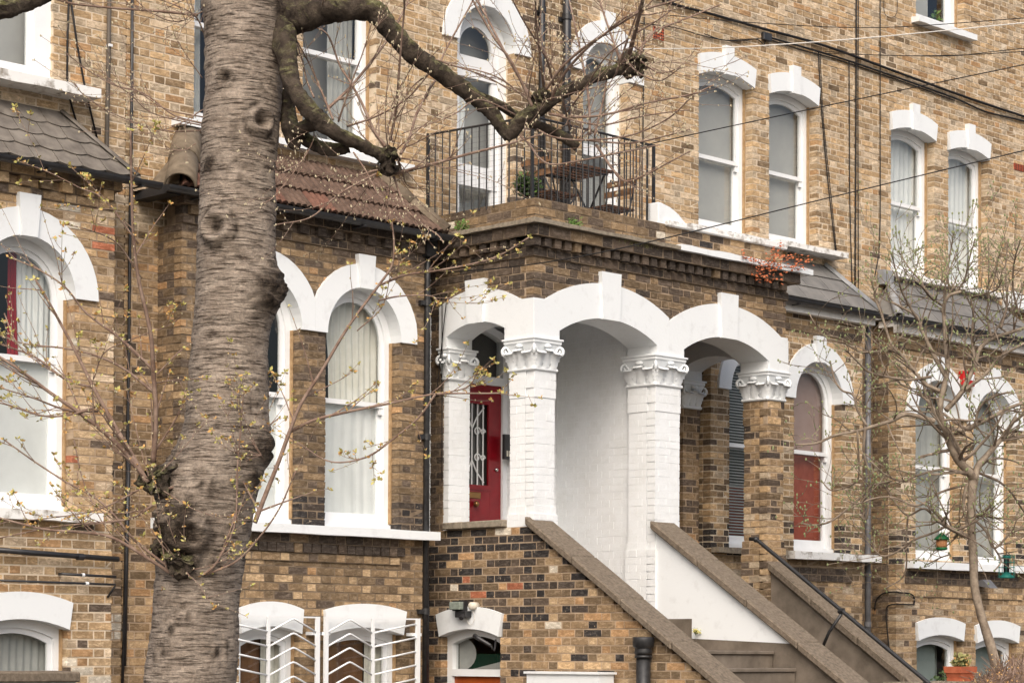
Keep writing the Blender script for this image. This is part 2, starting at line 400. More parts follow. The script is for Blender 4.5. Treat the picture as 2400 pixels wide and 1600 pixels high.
class Seg:
    def __init__(s, l, r, zb, zs, rise, h): s.l, s.r, s.zb, s.zs, s.rise, s.h = l, r, zb, zs, rise, h; s.c = (l+r)/2; s.hw = (r-l)/2
    def cut(s, zl, zh):
        z = (zl+zh)/2
        if z < s.zb: return None
        if z <= s.zs: return (s.l, s.r)
        k = z-s.zs-s.h*.55
        if k <= 0: return (s.l-.03, s.r+.03)
        if k >= s.rise: return None
        h = s.hw*math.sqrt(1-k/s.rise); return (s.c-h, s.c+h)
    def curve(s, off=0, n=14, skew=0.0):
        return [(s.c+(s.hw+skew)*x, s.zs+off+s.rise*(1-x*x)) for x in [-1+2*i/n for i in range(n+1)]]
def wall(fld, ax, plane, a0, a1, z0, z1, ops=(), tone='upper', course=.0715, thick=.26, mort='mortar_tan', name='wall', L=.226, joint=.0145, rec=.0035, sgn=1, phase=0, depth=.105, root=None):
    """Flemish bond. ax 'x': face at Y=plane; ax 'y': face at X=plane. sgn: +1 the wall body lies on the + side."""
    if tone == 'white': rec = .0022; joint = .006
    root = root or fld.root; mb = MB(); n = max(1, round((z1-z0)/course)); ch = (z1-z0)/n; prev = None
    def flush(p):
        if not p: return
        iv, za, zb = p
        for lo, hi, e0, e1 in iv:
            lo2 = lo+(.0045 if e0 else .0075); hi2 = hi-(.0045 if e1 else .0075)
            d0, d1 = plane+sgn*rec, plane+sgn*thick
            d0, d1 = min(d0, d1), max(d0, d1)
            if ax == 'x': mb.box(lo2, hi2, d0, d1, za, zb)
            else: mb.box(d0, d1, lo2, hi2, za, zb)
    for i in range(n):
        zl = z0+i*ch; zh = zl+ch; iv = [(a0, a1, 0, 0)]
        for o in ops:
            c = o.cut(zl, zh)
            if not c: continue
            nv = []
            for lo, hi, e0, e1 in iv:
                if c[1] <= lo or c[0] >= hi: nv.append((lo, hi, e0, e1)); continue
                if c[0] > lo+.01: nv.append((lo, c[0], e0, 1))
                if c[1] < hi-.01: nv.append((c[1], hi, 1, e1))
            iv = nv
        if prev and prev[0] == iv: prev = (iv, prev[1], zh)
        else:
            flush(prev); prev = (iv, zl, zh)
        per = 1.5*L; off = (i % 2)*.75*L+phase
        for lo, hi, e0, e1 in iv:
            k = math.floor((lo-off)/per)-1; cells = []
            while off+k*per < hi:
                s0 = off+k*per; cells += [(s0, s0+L), (s0+L, s0+per)]; k += 1
            cells = [(max(a, lo), min(b, hi)) for a, b in cells if b > lo+.012 and a < hi-.012]
            if len(cells) > 1 and cells[0][1]-cells[0][0] < .04: cells[1] = (cells[0][0], cells[1][1]); cells.pop(0)
            if len(cells) > 1 and cells[-1][1]-cells[-1][0] < .04: cells[-2] = (cells[-2][0], cells[-1][1]); cells.pop()
            for a, b in cells:
                A = a+(joint/2 if a > lo+1e-6 else 0)+random.uniform(-.001, .002); B = b-(joint/2 if b < hi-1e-6 else 0)+random.uniform(-.002, .001)
                if B-A < .012: continue
                t = tone((a+b)/2, (zl+zh)/2) if callable(tone) else pick(tone)
                d0 = plane+sgn*(random.uniform(-.0025, .0015) if t != 'white' else random.uniform(-.001, .001)); d1 = plane+sgn*depth; d0, d1 = min(d0, d1), max(d0, d1)
                za, zb = zl+joint/2, zh-joint/2
                if ax == 'x': fld.add(A, B, d0, d1, za, zb, t)
                else: fld.add(d0, d1, A, B, za, zb, t)
    flush(prev)
    return mb.build(name, mort, root)
def dentils(fld, ax, plane, a0, a1, z0, z1, out, w=.105, gap=.105, tone='cornice', sgn=1, start=.05):
    a = a0+start
    while a+w < a1+.001:
        d0, d1 = plane-sgn*out, plane+sgn*.05; d0, d1 = min(d0, d1), max(d0, d1); g = random.uniform(-.006, .006)
        if ax == 'x': fld.add(a+g, a+w+g, d0, d1, z0, z1, pick(tone))
        else: fld.add(d0, d1, a+g, a+w+g, z0, z1, pick(tone))
        a += w+gap
# ------------------------------------------------------------------ ground
def sheet(name, x0, x1, y0, y1, z, mat):
    o = MB().quad((x0, y0, z), (x1, y0, z), (x1, y1, z), (x0, y1, z)).build(name, mat); o['kind'] = 'structure'; return o
sheet('ground', -400, 400, -400, 400, -.02, 'soil')
sheet('road', -300, 300, -1.6, 7.0, -.012, 'asphalt')
MB().box(-300, 300, 7.0, 7.14, -.02, .11).build('kerb', 'paving')['kind'] = 'structure'
MB().box(-300, 300, 7.141, 10.6, -.02, .105).build('pavement', 'paving')['kind'] = 'structure'
MB().box(-300, 300, -4.5, -1.6, -.02, .105).build('pavement', 'paving')['kind'] = 'structure'
# ------------------------------------------------------------------ window kit
def outline(op, i, zl, n=18):
    if isinstance(op, Rect): return [(op.l+i, zl), (op.l+i, op.zt-i), (op.r-i, op.zt-i), (op.r-i, zl)]
    if isinstance(op, Arch): c = [(op.c+(op.hw-i)*math.cos(t), op.zs+(op.rise-i)*math.sin(t)) for t in [math.pi*(1-k/n) for k in range(n+1)]]
    else: c = [(op.c+(op.hw-i)*x, op.zs-i+op.rise*(1-x*x)) for x in [-1+2*k/n for k in range(n+1)]]
    return [(op.l+i, zl)]+c+[(op.r-i, zl)]
def sash(root, op, plane, rail, rev=.13, fr=.075, st=.045, ax='x', mat='white_gloss', bot=.10, horns=True):
    zb = op.zb; y0 = plane+rev
    w = MB().strip(outline(op, fr, zb+.05), outline(op, -.012, zb+.05), y0, y0+.10, ax)
    bx = (lambda m, a, b, d0, d1, z0, z1: m.box(a, b, d0, d1, z0, z1)) if ax == 'x' else (lambda m, a, b, d0, d1, z0, z1: m.box(d0, d1, a, b, z0, z1))
    if rev > .09:
        for a, b in ((op.l, op.l+.02), (op.r-.02, op.r)):
            mm = MB(); bx(mm, a+.001, b-.001, y0-.030, y0+.012, zb+.06, op.zs if hasattr(op, 'zs') else op.zt); mm.build('mastic_joint', 'mastic', root)
    bx(w, op.l-.01, op.r+.01, y0-.012, y0+.10, zb-.005, zb+.052)
    win = w.build('window', mat, root)
    up = MB().strip(outline(op, fr+st, rail), outline(op, fr-.003, rail), y0+.022, y0+.052, ax)
    bx(up, op.l+fr-.002, op.r-fr+.002, y0+.015, y0+.055, rail-.02, rail+.025)
    if horns:
        for a in (op.l+fr, op.r-fr-st): bx(up, a, a+st, y0+.025, y0+.05, rail-.085, rail-.019)
    up.build('upper_sash', mat, win)
    lo = MB()
    for a in (op.l+fr-.002, op.r-fr-st+.002): bx(lo, a, a+st, y0+.058, y0+.09, zb+.045, rail+.01)
    bx(lo, op.l+fr+st-.004, op.r-fr-st+.004, y0+.059, y0+.089, zb+.046, zb+.05+bot)
    bx(lo, op.l+fr+st-.004, op.r-fr-st+.004, y0+.059, y0+.089, rail-.022, rail+.009)
    lo.build('lower_sash', mat, win)
    P = (lambda a, d, z: (a, d, z)) if ax == 'x' else (lambda a, d, z: (d, a, z))
    o = outline(op, fr+st-.006, rail+.01); m = MB(); m.quad(*[P(a, y0+.036, z) for a, z in o]); m.build('pane', 'glass', win)
    m = MB(); m.quad(*[P(a, y0+.073, z) for a, z in ((op.l+fr+st-.006, zb+.14), (op.l+fr+st-.006, rail-.018), (op.r-fr-st+.006, rail-.018), (op.r-fr-st+.006, zb+.14))]); m.build('pane', 'glass', win)
    return win
def surround(root, op, plane, band, lo, hi, rev=.13, out=.03, leg=0, key=(.13, .17, .07), ax='x', sgn=1, mat='white_paint', n=22):
    inner = op.curve(0, n, leg=leg); outer = op.curve(band, n, lo, hi, leg)
    s = MB().strip(inner, outer, plane-sgn*out, plane+sgn*rev, ax).build('arch_surround', mat, root)
    if key:
        kb, kt, up = key; zi = op.zs+op.rise; pts = [(op.c-kb/2, zi-.012), (op.c+kb/2, zi-.012), (op.c+kt/2, zi+band+up), (op.c-kt/2, zi+band+up)]
        MB().prism(pts, plane-sgn*(out+.028), plane+sgn*.06, ax).build('keystone', mat, s)
    return s
def seghead(root, op, plane, rev=.13, out=.035, skew=.035, key=None, ax='x', mat='white_paint'):
    s = MB().strip(op.curve(-.004), op.curve(op.h, skew=skew), plane-out, plane+rev, ax).build('window_head', mat, root)
    if key:
        w, up = key; z = op.zs+op.rise
        MB().prism([(op.c-w/2, z-.025), (op.c+w/2, z-.025), (op.c+w/2+.008, z+op.h+up), (op.c-w/2-.008, z+op.h+up)], plane-out-.025, plane+.05, ax).build('keystone', mat, s)
    return s
def sill(root, l, r, zt, plane, proj_=.13, h=.08, mat='white_paint', back=.14):
    m = MB(); n = 9; xs = [lerp(l, r, i/n) for i in range(n+1)]
    top = [zt+random.uniform(-.003, .003) for _ in xs]; bt = [zt-h+random.uniform(-.007, .004) for _ in xs]
    m.strip(list(zip(xs, bt)), list(zip(xs, top)), plane-proj_, plane+back)
    return m.build('window_sill', mat, root)
def drape(label, cat, name, l, r, zb, zt, y, mat, amp=.02, folds=9, fn=None, nz=14):
    """hanging cloth with vertical folds; fn(t) -> (left,right) fraction at height t."""
    nx = folds*6; v = []; f = []; ph = [random.uniform(.7, 1.3) for _ in range(folds+2)]
    for k in range(nz+1):
        t = k/nz; a, b = fn(t) if fn else (0, 1)
        for i in range(nx+1):
            s = i/nx; q = s*folds; x = lerp(l, r, lerp(a, b, s))
            yy = y+amp*(.55*ph[int(q)]*math.sin(q*2*math.pi+.6*math.sin(3*t))+.7*noise.noise(Vector((x*11, zb*7, t*.8)))+.35*noise.noise(Vector((x*31, zb*3, t*.5))))*(.75+.25*t); v.append((x, yy, lerp(zb, zt, t)))
    for k in range(nz):
        for i in range(nx): a = k*(nx+1)+i; f.append((a, a+1, a+nx+2, a+nx+1))
    m = MB(); m.v = v; m.f = f
    o = m.build(name, mat, None, True); tag(o, label, cat); return o
def blind(label, l, r, zb, zt, y, mat, name='roller_blind', cat='blind'):
    o = MB().box(l, r, y, y+.006, zb, zt).build('cloth', mat, None); root = thing(name, label, cat, ((l+r)/2, y, zb))
    o.parent = root; o.matrix_parent_inverse = Matrix.Translation(-root.location)
    MB().tube([(l, y+.02, zt+.01), (r, y+.02, zt+.01)], .018, 8).build('roller', 'white_gloss', root)
    MB().box(l, r, y-.004, y+.01, zb-.012, zb+.012).build('bottom_bar', 'white_gloss', root); return root
# ------------------------------------------------------------------ roofs over the bays
ZE, ZT = 5.69, 6.25                      # eaves and top of the bay roofs
def roof_pt(x, t, y0=YB-.14): return Vector((x, lerp(y0, YM, t), lerp(ZE, ZT, t)))
RN = Vector((0, -(ZT-ZE), (YM-YB+.14))).normalized()
def bay_roof(root, xl, xr, kind, rows, wdt, mats, deck):
    e = .14; top = .46
    d = MB(); y0 = YB-.14
    v = [(xl-e, y0, ZE-.02), (xr+e, y0, ZE-.02), (xr+e-top, YM+.03, ZT-.02), (xl-e+top, YM+.03, ZT-.02), (xl-e, YM+.03, ZE-.02), (xr+e, YM+.03, ZE-.02)]
    d.v = v; d.f = [(0, 1, 2, 3), (0, 3, 4), (1, 5, 2), (0, 4, 5, 1), (3, 2, 5, 4)]
    rf = d.build('bay_roof', deck, root)
    lim = lambda t: (xl-e+top*t, xr+e-top*t)
    for r in range(rows):
        t0 = r/rows; t1 = (r+1)/rows
        x = xl-e-wdt+(r % 2)*wdt*.5
        while x < xr+e:
            m = MB(); a, b = x+.004, x+wdt-.004; x += wdt
            la, lb = lim(t0); ua, ub = lim(t1)
            if b <= la+.03 or a >= lb-.03: continue
            lift = .012; th = .010
            if kind == 'slate':
                pts = []
                tl = t0-.03 if r else t0-.02; k = 6
                bow = .0 if wdt > .3 else .04
                low = [(lerp(a, b, i/k), tl-(bow*math.sin(math.pi*i/k) if bow else 0)) for i in range(k+1)]
                up_ = [(lerp(a, b, i/k), t1+.02) for i in range(k+1)]
                j = random.uniform(0, .005)
                for (px, pt), (qx, qt) in zip(low, up_):
                    ll, lr = lim(max(pt, 0)); ul, ur = lim(min(qt, 1))
                    p = roof_pt(min(max(px, ll), lr), pt); q = roof_pt(min(max(qx, ul), ur), min(qt, 1))
                    pts.append((p+RN*(lift+th+j), p+RN*(lift*.2+j*.5), q+RN*th*.9, q))
                n = 0
                for c in pts: m.v += [tuple(z) for z in c]
                for i in range(k):
                    g = 4*i; m.f += [(g, g+4, g+6, g+2), (g+1, g+3, g+7, g+5), (g, g+1, g+5, g+4)]
                m.f += [(0, 2, 3, 1), (4*k, 4*k+1, 4*k+3, 4*k+2)]
                m.build('slate', random.choice(mats), rf)
            else:
                k = 20; rib = .030; tl = t0-.05
                for i in range(k+1):
                    s = i/k; px = lerp(a, b, s); hgt = rib*(abs(math.sin(s*math.pi*4+.01))**.6)
                    ll, lr = lim(max(tl, 0)); ul, ur = lim(min(t1+.03, 1)); j = random.uniform(-.002, .002)
                    p = roof_pt(min(max(px, ll), lr), tl); q = roof_pt(min(max(px, ul), ur), min(t1+.03, 1))
                    for c in (p+RN*(.034+hgt+j), p+RN*(.012+hgt*.75), q+RN*(.008+hgt*.85), q+RN*.0): m.v.append(tuple(c))
                for i in range(k):
                    g = 4*i; m.f += [(g, g+4, g+6, g+2), (g+1, g+3, g+7, g+5), (g, g+1, g+5, g+4)]
                m.build('roof_tile', random.choices(mats, (7, 1))[0], rf)
    return rf
def hip(rf, x0, x1, r, mat, name, pieces=1, half=True, lift=.02, over=0.0):
    p0 = roof_pt(x0, -over); p1 = roof_pt(x1, 1.0)
    for k in range(pieces):
        a = p0.lerp(p1, k/pieces); b = p0.lerp(p1, (k+1.08)/pieces if k < pieces-1 else 1)
        m = MB(); d = (b-a).normalized(); sx = d.cross(Vector((0, 0, 1))).normalized(); up = sx.cross(d); n = 12
        for q, rr in ((a, r*(1.06 if pieces > 1 else 1)), (b, r*(.97 if pieces > 1 else 1))):
            for R_ in (rr, rr-.018):
                for i in range(n+1):
                    t = math.pi*i/n; m.v.append(tuple(q+Vector((0, 0, lift))+sx*math.cos(t)*R_+up*math.sin(t)*R_*(1 if half else .45)))
        K = n+1
        for i in range(n):
            m.f += [(i, i+1, 2*K+i+1, 2*K+i), (K+i, 3*K+i, 3*K+i+1, K+i+1), (i, K+i, K+i+1, i+1), (2*K+i, 2*K+i+1, 3*K+i+1, 3*K+i)]
        m.build(name, mat, rf, True)
def gutter(root, x0, x1, y=YB-.19, z=ZE-.035, r=.055, mat='black_plastic', returns=()):
    m = MB(); n = 8; R = []
    for x in (x0, x1):
        for rr in (r, r-.006):
            for i in range(n+1):
                t = math.pi*i/n; R.append((x, y+rr*math.cos(t), z-rr*math.sin(t)))
    m.v = R; K = n+1
    for i in range(n): m.f += [(i, 2*K+i, 2*K+i+1, i+1), (K+i, K+i+1, 3*K+i+1, 3*K+i)]
    m.f += [(0, K, 3*K, 2*K), (n, 2*K+n, 3*K+n, K+n), tuple(range(0, K)), tuple(range(3*K-1, 2*K-1, -1))]
    g = m.build('gutter', mat, root)
    b = x0+.35
    while b < x1-.1:
        MB().box(b, b+.025, y-r-.004, y+r+.07, z-r-.012, z-r-.002).build('gutter_bracket', mat, g); b += .95
    return g
def cornice(fld, ax, plane, a0, a1, tone='cornice', z=5.392, mort='mortar_brown'):
    wall(fld, ax, plane-.022, a0, a1, z, z+.077, tone=tone, course=.077, thick=.1, mort=mort, name='string_course')
    wall(fld, ax, plane-.004, a0+.004, a1-.004, z+.0775, z+.163, tone=tone, course=.085, thick=.1, mort=mort, name='string_course')
    dentils(fld, ax, plane, a0+.01, a1, z+.080, z+.160, .058, tone=tone)
    wall(fld, ax, plane-.070, a0-.03, a1+.03, z+.1635, z+.245, tone=tone, course=.0815, thick=.2, mort=mort, name='string_course')
def bay(fld, root, xl, xr, ops, base_ops, tone, btone, mort, bmort, corn=True, zs=2.69, ctone='cornice', left=True):
    top = 5.336
    wall(fld, 'x', YB, xl, xr, zs, 5.392 if corn else 5.62, ops, tone, .0715, mort=mort)
    wall(fld, 'x', YB, xl, xr, 0, zs, base_ops, btone, .0768, mort=bmort)
    if corn:
        cornice(fld, 'x', YB, xl, xr, ctone)
        MB().box(xl+.02, xr-.02, YB+.01, YB+.25, 5.393, 5.66).build('wall', 'mortar_brown', root)
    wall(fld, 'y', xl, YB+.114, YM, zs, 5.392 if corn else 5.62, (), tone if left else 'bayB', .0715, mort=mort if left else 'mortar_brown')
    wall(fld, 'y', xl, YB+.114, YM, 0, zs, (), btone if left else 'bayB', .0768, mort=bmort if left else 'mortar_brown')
    MB().box(xr-.25, xr-.006, YB+.26, YM, 0, 5.62).build('wall', mort, root)
def shell(root, x0, x1, ztop=11.2, yb=YM+6.5):
    MB().box(x0, x1, yb, yb+.2, 0, ztop).build('back_wall', 'room', root)
    MB().box(x0-.05, x0+.05, YM+.27, yb, 0, ztop-.001).build('party_wall', 'room', root)
    MB().box(x1-.049, x1+.051, YM+.27, yb, 0, ztop-.002).build('party_wall', 'room', root)
    MB().box(x0, x1, YM-.05, yb+.2, ztop, ztop+.1).build('roof', 'slate_dark', root)
    for z in (2.1, 5.45, 8.75): MB().box(x0+.06, x1-.06, YM+.28, yb, z, z+.16).build('floor', 'room_floor', root)
UPZ, BASEZ = 5.336, 2.69
# ================================================================== HOUSE A: slate bay roof
HA = thing('terraced_house', 'yellow brick terraced house with scalloped slate bay roof and black pipes across its bay', 'house', (10, YM, 0)); FA = Field(HA)
a1 = Arch(10.225, 11.18, 2.77, 4.585, .478, .25)
ab = Seg(10.215, 11.145, .6, 1.775, .085, .225)
bay(FA, HA, 8.65, 11.595, [a1], [ab], 'bayA', 'bayA', 'mortar_mid', 'mortar_tan', ctone='cornA')
surround(HA, a1, YB, .235, 9.9, 11.6, key=(.155, .215, .11)); seghead(HA, ab, YB)
sash(HA, a1, YB, 4.05); sash(HA, ab, YB, 1.15, fr=.075, rev=.10, horns=False)
sill(HA, 9.9, 11.42, 2.768, YB, .12, .085, 'grimy_white'); sill(HA, 10.0, 11.30, .59, YB, .1, .075, 'stone')
ua = Rect(10.20, 11.176, 6.47, 8.2)
wall(FA, 'x', YM, 11.595, 11.95, 0, BASEZ, (), lambda x, z: 'chalk' if 1.7 < z < 1.95 else pick('recess'), .0768, mort='mortar_mid')
wall(FA, 'x', YM, 11.55, 11.95, BASEZ, UPZ, (), 'recess', .0715, mort='mortar_mid')
wall(FA, 'x', YM, 8.3, 11.95, UPZ, 11.1, [ua, Rect(8.6, 11.3, 0, 6.1)], 'upper')
sash(HA, ua, YM, 7.5, rev=.03, fr=.16); sill(HA, 9.9, 11.52, 6.46, YM, .24, .085, 'grimy_white')
rA = bay_roof(HA, 8.65, 11.595, 'slate', 4, .24, ['slate'], 'slate_dark')
hip(rA, 11.735, 11.275, .07, 'slate', 'hip_cap', 1, False, .0)
gutter(HA, 8.5, 11.93, mat='black_plastic')
shell(HA, 8.3, 11.9)
def pipe(root, pts, r, mat='black_plastic', name='pipe', n=10, collars=()):
    p = MB().tube(pts, r, n).build(name, mat, root, True)
    for c in collars: MB().tube([c[0], c[1]], c[2], n).build('pipe_collar', c[3] if len(c) > 3 else mat, p, True)
    return p
yp = YB-.07
(xa, za), (xb, zb_) = onY(-60, 1284, yp), onY(277, 1310, yp)
pp = pipe(HA, [(xa, yp, za), (xb, yp, zb_)], .024, name='waste_pipe')
MB().tube([Vector((xb-.42, yp, lerp(za, zb_, .79))), Vector((xb-.36, yp, lerp(za, zb_, .82)))], .03, 10).build('pipe_collar', 'black_plastic', pp)
(xa, za), (xb, zb_) = onY(148, 1344, yp), onY(273, 1351, yp); pp = pipe(HA, [(xa, yp+.06, za), (xa, yp+.01, za), (xb, yp+.01, zb_)], .012, name='waste_pipe')
MB().tube([(lerp(xa, xb, .36), yp+.01, lerp(za, zb_, .36)), (lerp(xa, xb, .40), yp+.01, lerp(za, zb_, .4))], .017, 10).build('pipe_clip', 'white_gloss', pp)
(xa, za), (xb, zb_) = onY(-60, 1357, yp), onY(272, 1369, yp); pp = pipe(HA, [(xa, yp+.01, za), (xb, yp+.01, zb_), (xb, yp+.02, zb_-.02), (xb-.045, YB-.01, zb_-.11)], .010, name='waste_pipe')
MB().tube([(lerp(xa, xb, .78), yp+.01, lerp(za, zb_, .78)), (lerp(xa, xb, .8), yp+.01, lerp(za, zb_, .8))], .016, 10).build('pipe_clip', 'white_gloss', pp)
def wallpath(pts, Y): return [Vector((*((q := onY(u, v, Y))[:1]), Y, q[1])) for u, v in pts]
yc = YM-.025
pipe(HA, wallpath([(257, -40), (254, 150), (250, 345), (250, 352)], YM-.03), .020, 'cable_grey', 'pipe')
MB().box(*[onY(247, 110, YM)[0], onY(255, 110, YM)[0]], YM-.06, YM-.01, onY(250, 112, YM)[1], onY(250, 106, YM)[1]).build('pipe_clip', 'white_gloss', HA)
pipe(HA, wallpath([(162, -30), (158, 100), (157, 210), (180, 290)], yc), .009, 'cable', 'cable', 6)
pipe(HA, wallpath([(162, -30), (180, 100), (200, 210), (228, 327)], yc), .009, 'cable', 'cable', 6)
pipe(HA, wallpath([(310, -40), (309, 200), (307, 400), (305, 500), (302, 800), (298, 1100), (293, 1400), (286, 1620)], YM-.03), .014, 'black_plastic', 'cable', 8)
pipe(HA, wallpath([(302, 1060), (296, 1300), (291, 1560)], YM-.03), .02, 'black_plastic', 'cable', 8)
FA.finish()
# ================================================================== HOUSE B: ribbed tile bay roof
HB = thing('terraced_house', 'terraced house with brown and red ribbed tile bay roof above cream curtains', 'house', (14, YM, 0)); FB = Field(HB)
b1 = Arch(13.995, 14.926, 2.77, 4.582, .475, .24); b2 = Arch(12.755, 13.684, 2.77, 4.582, .475, .24)
bb1 = Seg(14.02, 14.975, .6, 1.762, .068, .222); bb2 = Seg(12.99, 13.703, .6, 1.762, .068, .222)
def toneB(x, z):
    if z < 3.06 and random.random() < .75: return random.choice(('black', 'black', 'soot'))
    return pick('bayB')
bay(FB, HB, 12.311, 15.25, [b1, b2], [bb1, bb2], toneB, 'baseB', 'mortar_brown', 'mortar_brown')
wall(FB, 'x', YB-.02, 12.7, 15.0, 2.60, 2.69, (), 'cornice', .0765, thick=.1, mort='mortar_brown', name='string_course')
dentils(FB, 'x', YB, 12.7, 15.05, 2.515, 2.597, .035, .095, .012, 'cornice')
wall(FB, 'x', YB-.018, 12.6, 14.93, 2.43, 2.51, (), 'baseB', .08, thick=.1, mort='mortar_brown', name='string_course')
pm = (b2.r+b1.l)/2
surround(HB, b1, YB, .225, pm, 15.135, key=(.17, .215, .085)); surround(HB, b2, YB, .225, 12.52, pm-.001, key=(.17, .215, .085))
sash(HB, b1, YB, 3.97); sash(HB, b2, YB, 3.97)
seghead(HB, bb1, YB, skew=.04); seghead(HB, bb2, YB, skew=.02)
sash(HB, bb1, YB, 1.15, rev=.11, horns=False); sash(HB, bb2, YB, 1.15, rev=.11, horns=False)
sill(HB, 12.1, 15.365, 2.765, YB, .13, .082, 'white_paint')
sill(HB, 13.9, 15.05, .59, YB, .1, .07, 'stone'); sill(HB, 12.9, 13.8, .59, YB, .1, .07, 'stone')
ub1 = Seg(13.987, 14.915, 6.41, 8.15, .085, .21); ub2 = Seg(12.70, 13.63, 6.41, 8.15, .085, .21)
dl = Arch(16.02, 16.84, 5.72, 7.81, .41, .22)
wall(FB, 'x', YM, 11.95, 12.36, 0, BASEZ, (), 'recess', .0768, mort='mortar_mid')
wall(FB, 'x', YM, 11.95, 12.36, BASEZ, UPZ, (), 'recess', .0715, mort='mortar_mid')
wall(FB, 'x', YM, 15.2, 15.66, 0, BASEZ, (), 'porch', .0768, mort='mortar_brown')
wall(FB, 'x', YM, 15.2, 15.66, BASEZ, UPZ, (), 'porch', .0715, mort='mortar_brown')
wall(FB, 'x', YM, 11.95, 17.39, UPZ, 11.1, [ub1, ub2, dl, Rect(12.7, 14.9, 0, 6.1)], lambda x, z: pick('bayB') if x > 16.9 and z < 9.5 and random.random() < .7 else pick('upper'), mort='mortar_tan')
for o in (ub1, ub2): seghead(HB, o, YM, key=(.15, .07)); sash(HB, o, YM, 7.36)
sill(HB, 12.45, 15.33, 6.40, YM, .12, .06, 'white_paint')
surround(HB, dl, YM, .22, 15.8, 17.06, key=(.15, .19, .10))
# door windows on the balcony
def french(root, op, plane, rails, fr=.075, rev=.13, mat='white_gloss', glz=('glass',)):
    y0 = plane+rev; w = MB().strip(outline(op, fr, op.zb), outline(op, -.012, op.zb), y0, y0+.1).build('window', mat, root)
    m = MB().strip(outline(op, fr+.08, op.zb+.1), outline(op, fr-.003, op.zb+.1), y0+.03, y0+.07)
    for z0, z1 in rails: m.box(op.l+fr-.002, op.r-fr+.002, y0+.02, y0+.075, z0, z1)
    m.build('sash', mat, w)
    MB().quad(*[(a, y0+.05, z) for a, z in outline(op, fr+.06, op.zb+.1)]).build('pane', 'glass', w); return w
french(HB, dl, YM, [(7.50, 7.72), (6.38, 6.60), (5.75, 5.95)], .10)
rB = bay_roof(HB, 12.311, 15.25, 'tile', 3, .30, ['tile_brown', 'tile_red'], 'tile_brown')
hip(rB, 12.171, 12.631, .135, 'ridge_clay', 'hip_tile', 2, True, .0, .04); hip(rB, 15.39, 14.93, .09, 'ridge_clay', 'hip_tile', 2, True, .0)
MB().quad((12.17, YB-.14, ZE+.012), (12.63, YM, ZT+.012), (12.17, YM, ZE+.03)).quad((12.17, YM, ZE+.03), (12.17, YB-.14, ZE+.012), (12.0, YM, ZE-.02)).build('hip_mortar', 'ridge_clay', rB)
MB().box(12.05, 12.20, YB-.13, YM, ZE-.09, ZE-.012).build('eaves_board', 'black_plastic', rB)
gutter(HB, 12.0, 15.42)
# rainwater pipe in the corner by the porch
(xd, _), yd = onY(1000, 1000, YB-.02), YB-.02
pp = pipe(HB, [(xd, yd, 5.62), (xd, yd, 5.2), (xd, yd, 0.1)], .031, 'black_iron', 'downpipe', 12)
for z in (onY(1000, 1024, yd)[1], onY(1000, 1432, yd)[1], 5.0):
    MB().tube([(xd, yd, z-.03), (xd, yd, z+.03)], .041, 12).build('pipe_collar', 'black_iron', pp); MB().box(xd-.10, xd+.03, yd-.02, yd+.03, z-.025, z+.02, .003).build('pipe_bracket', 'black_iron', pp)
MB().box(xd-.07, xd+.07, yd-.07, yd+.08, 5.45, 5.66).build('hopper', 'black_iron', pp)
pipe(HB, [(xd+.045, yd+.02, 5.3), (xd+.05, yd+.02, 4.0), (xd+.05, yd+.02, 3.2), (xd+.06, yd+.02, 1.2), (xd+.06, yd+.02, .2)], .007, 'cable', 'cable', 6)
for i, (a, b) in enumerate([((1036, 700), (1036, 1130)), ((1048, 690), (1022, 930))]):
    X = 15.60; pts = [(X, *onX(a[0]+k*(b[0]-a[0])/6, a[1]+k*(b[1]-a[1])/6, X)) for k in range(7)]; pipe(HB, pts, .005, 'cable', 'cable', 5)
# pipes between the balcony doors
for (u0, r, mt) in ((1270, .034, 'black_iron'), (1328, .046, 'black_plastic')):
    x, _ = onY(u0, 200, YM-.06); p_ = pipe(HB, [(x, YM-.06, 9.5), (x, YM-.06, 5.75)], r, mt, 'downpipe', 12)
    for z in (7.1, 8.3): MB().tube([(x, YM-.06, z), (x, YM-.06, z+.06)], r+.01, 12).build('pipe_collar', mt, p_); MB().box(x-.07, x+.07, YM-.02, YM-.001, z-.02, z+.03).build('pipe_bracket', mt, p_)
shell(HB, 12.0, 17.34)
FB.finish()
# ================================================================== HOUSE C
HC = thing('terraced_house', 'yellow brick terraced house with pink and red blinds in its arched bay window', 'house', (20, YM, 0)); FC = Field(HC)
c1 = Arch(21.10, 22.008, 2.78, 4.55, .462, .22); c2 = Arch(19.93, 20.80, 2.78, 4.55, .445, .22)
def toneC(x, z):
    if z < 3.15 and random.random() < .6: return pick('black')
    return pick('bayC')
bay(FC, HC, 19.60, 22.433, [c1, c2], [Seg(21.1, 22.0, .6, 1.76, .068, .22)], toneC, 'bayC', 'mortar_tan', 'mortar_mid', corn=False)
wall(FC, 'x', YB-.02, 19.7, 22.40, 5.33, 5.41, (), 'porch', .08, thick=.1, mort='mortar_brown', name='string_course')
wall(FC, 'x', YB-.018, 20.95, 22.2, 2.44, 2.60, (), 'cornice', .08, thick=.1, mort='mortar_brown', name='string_course')
pm = (c2.r+c1.l)/2
surround(HC, c1, YB, .215, pm, 22.225, key=(.15, .19, .08)); surround(HC, c2, YB, .215, 19.7, pm-.001, key=(.15, .19, .08))
sash(HC, c1, YB, 3.95); sash(HC, c2, YB, 3.95)
sill(HC, 20.955, 22.64, 2.775, YB, .13, .085, 'grimy_white'); sill(HC, 19.62, 20.86, 2.775, YB, .11, .06, 'stone')
MB().box(19.6, 22.52, YB-.12, YB-.02, 5.525, 5.62).build('fascia_board', 'fascia_white', HC)
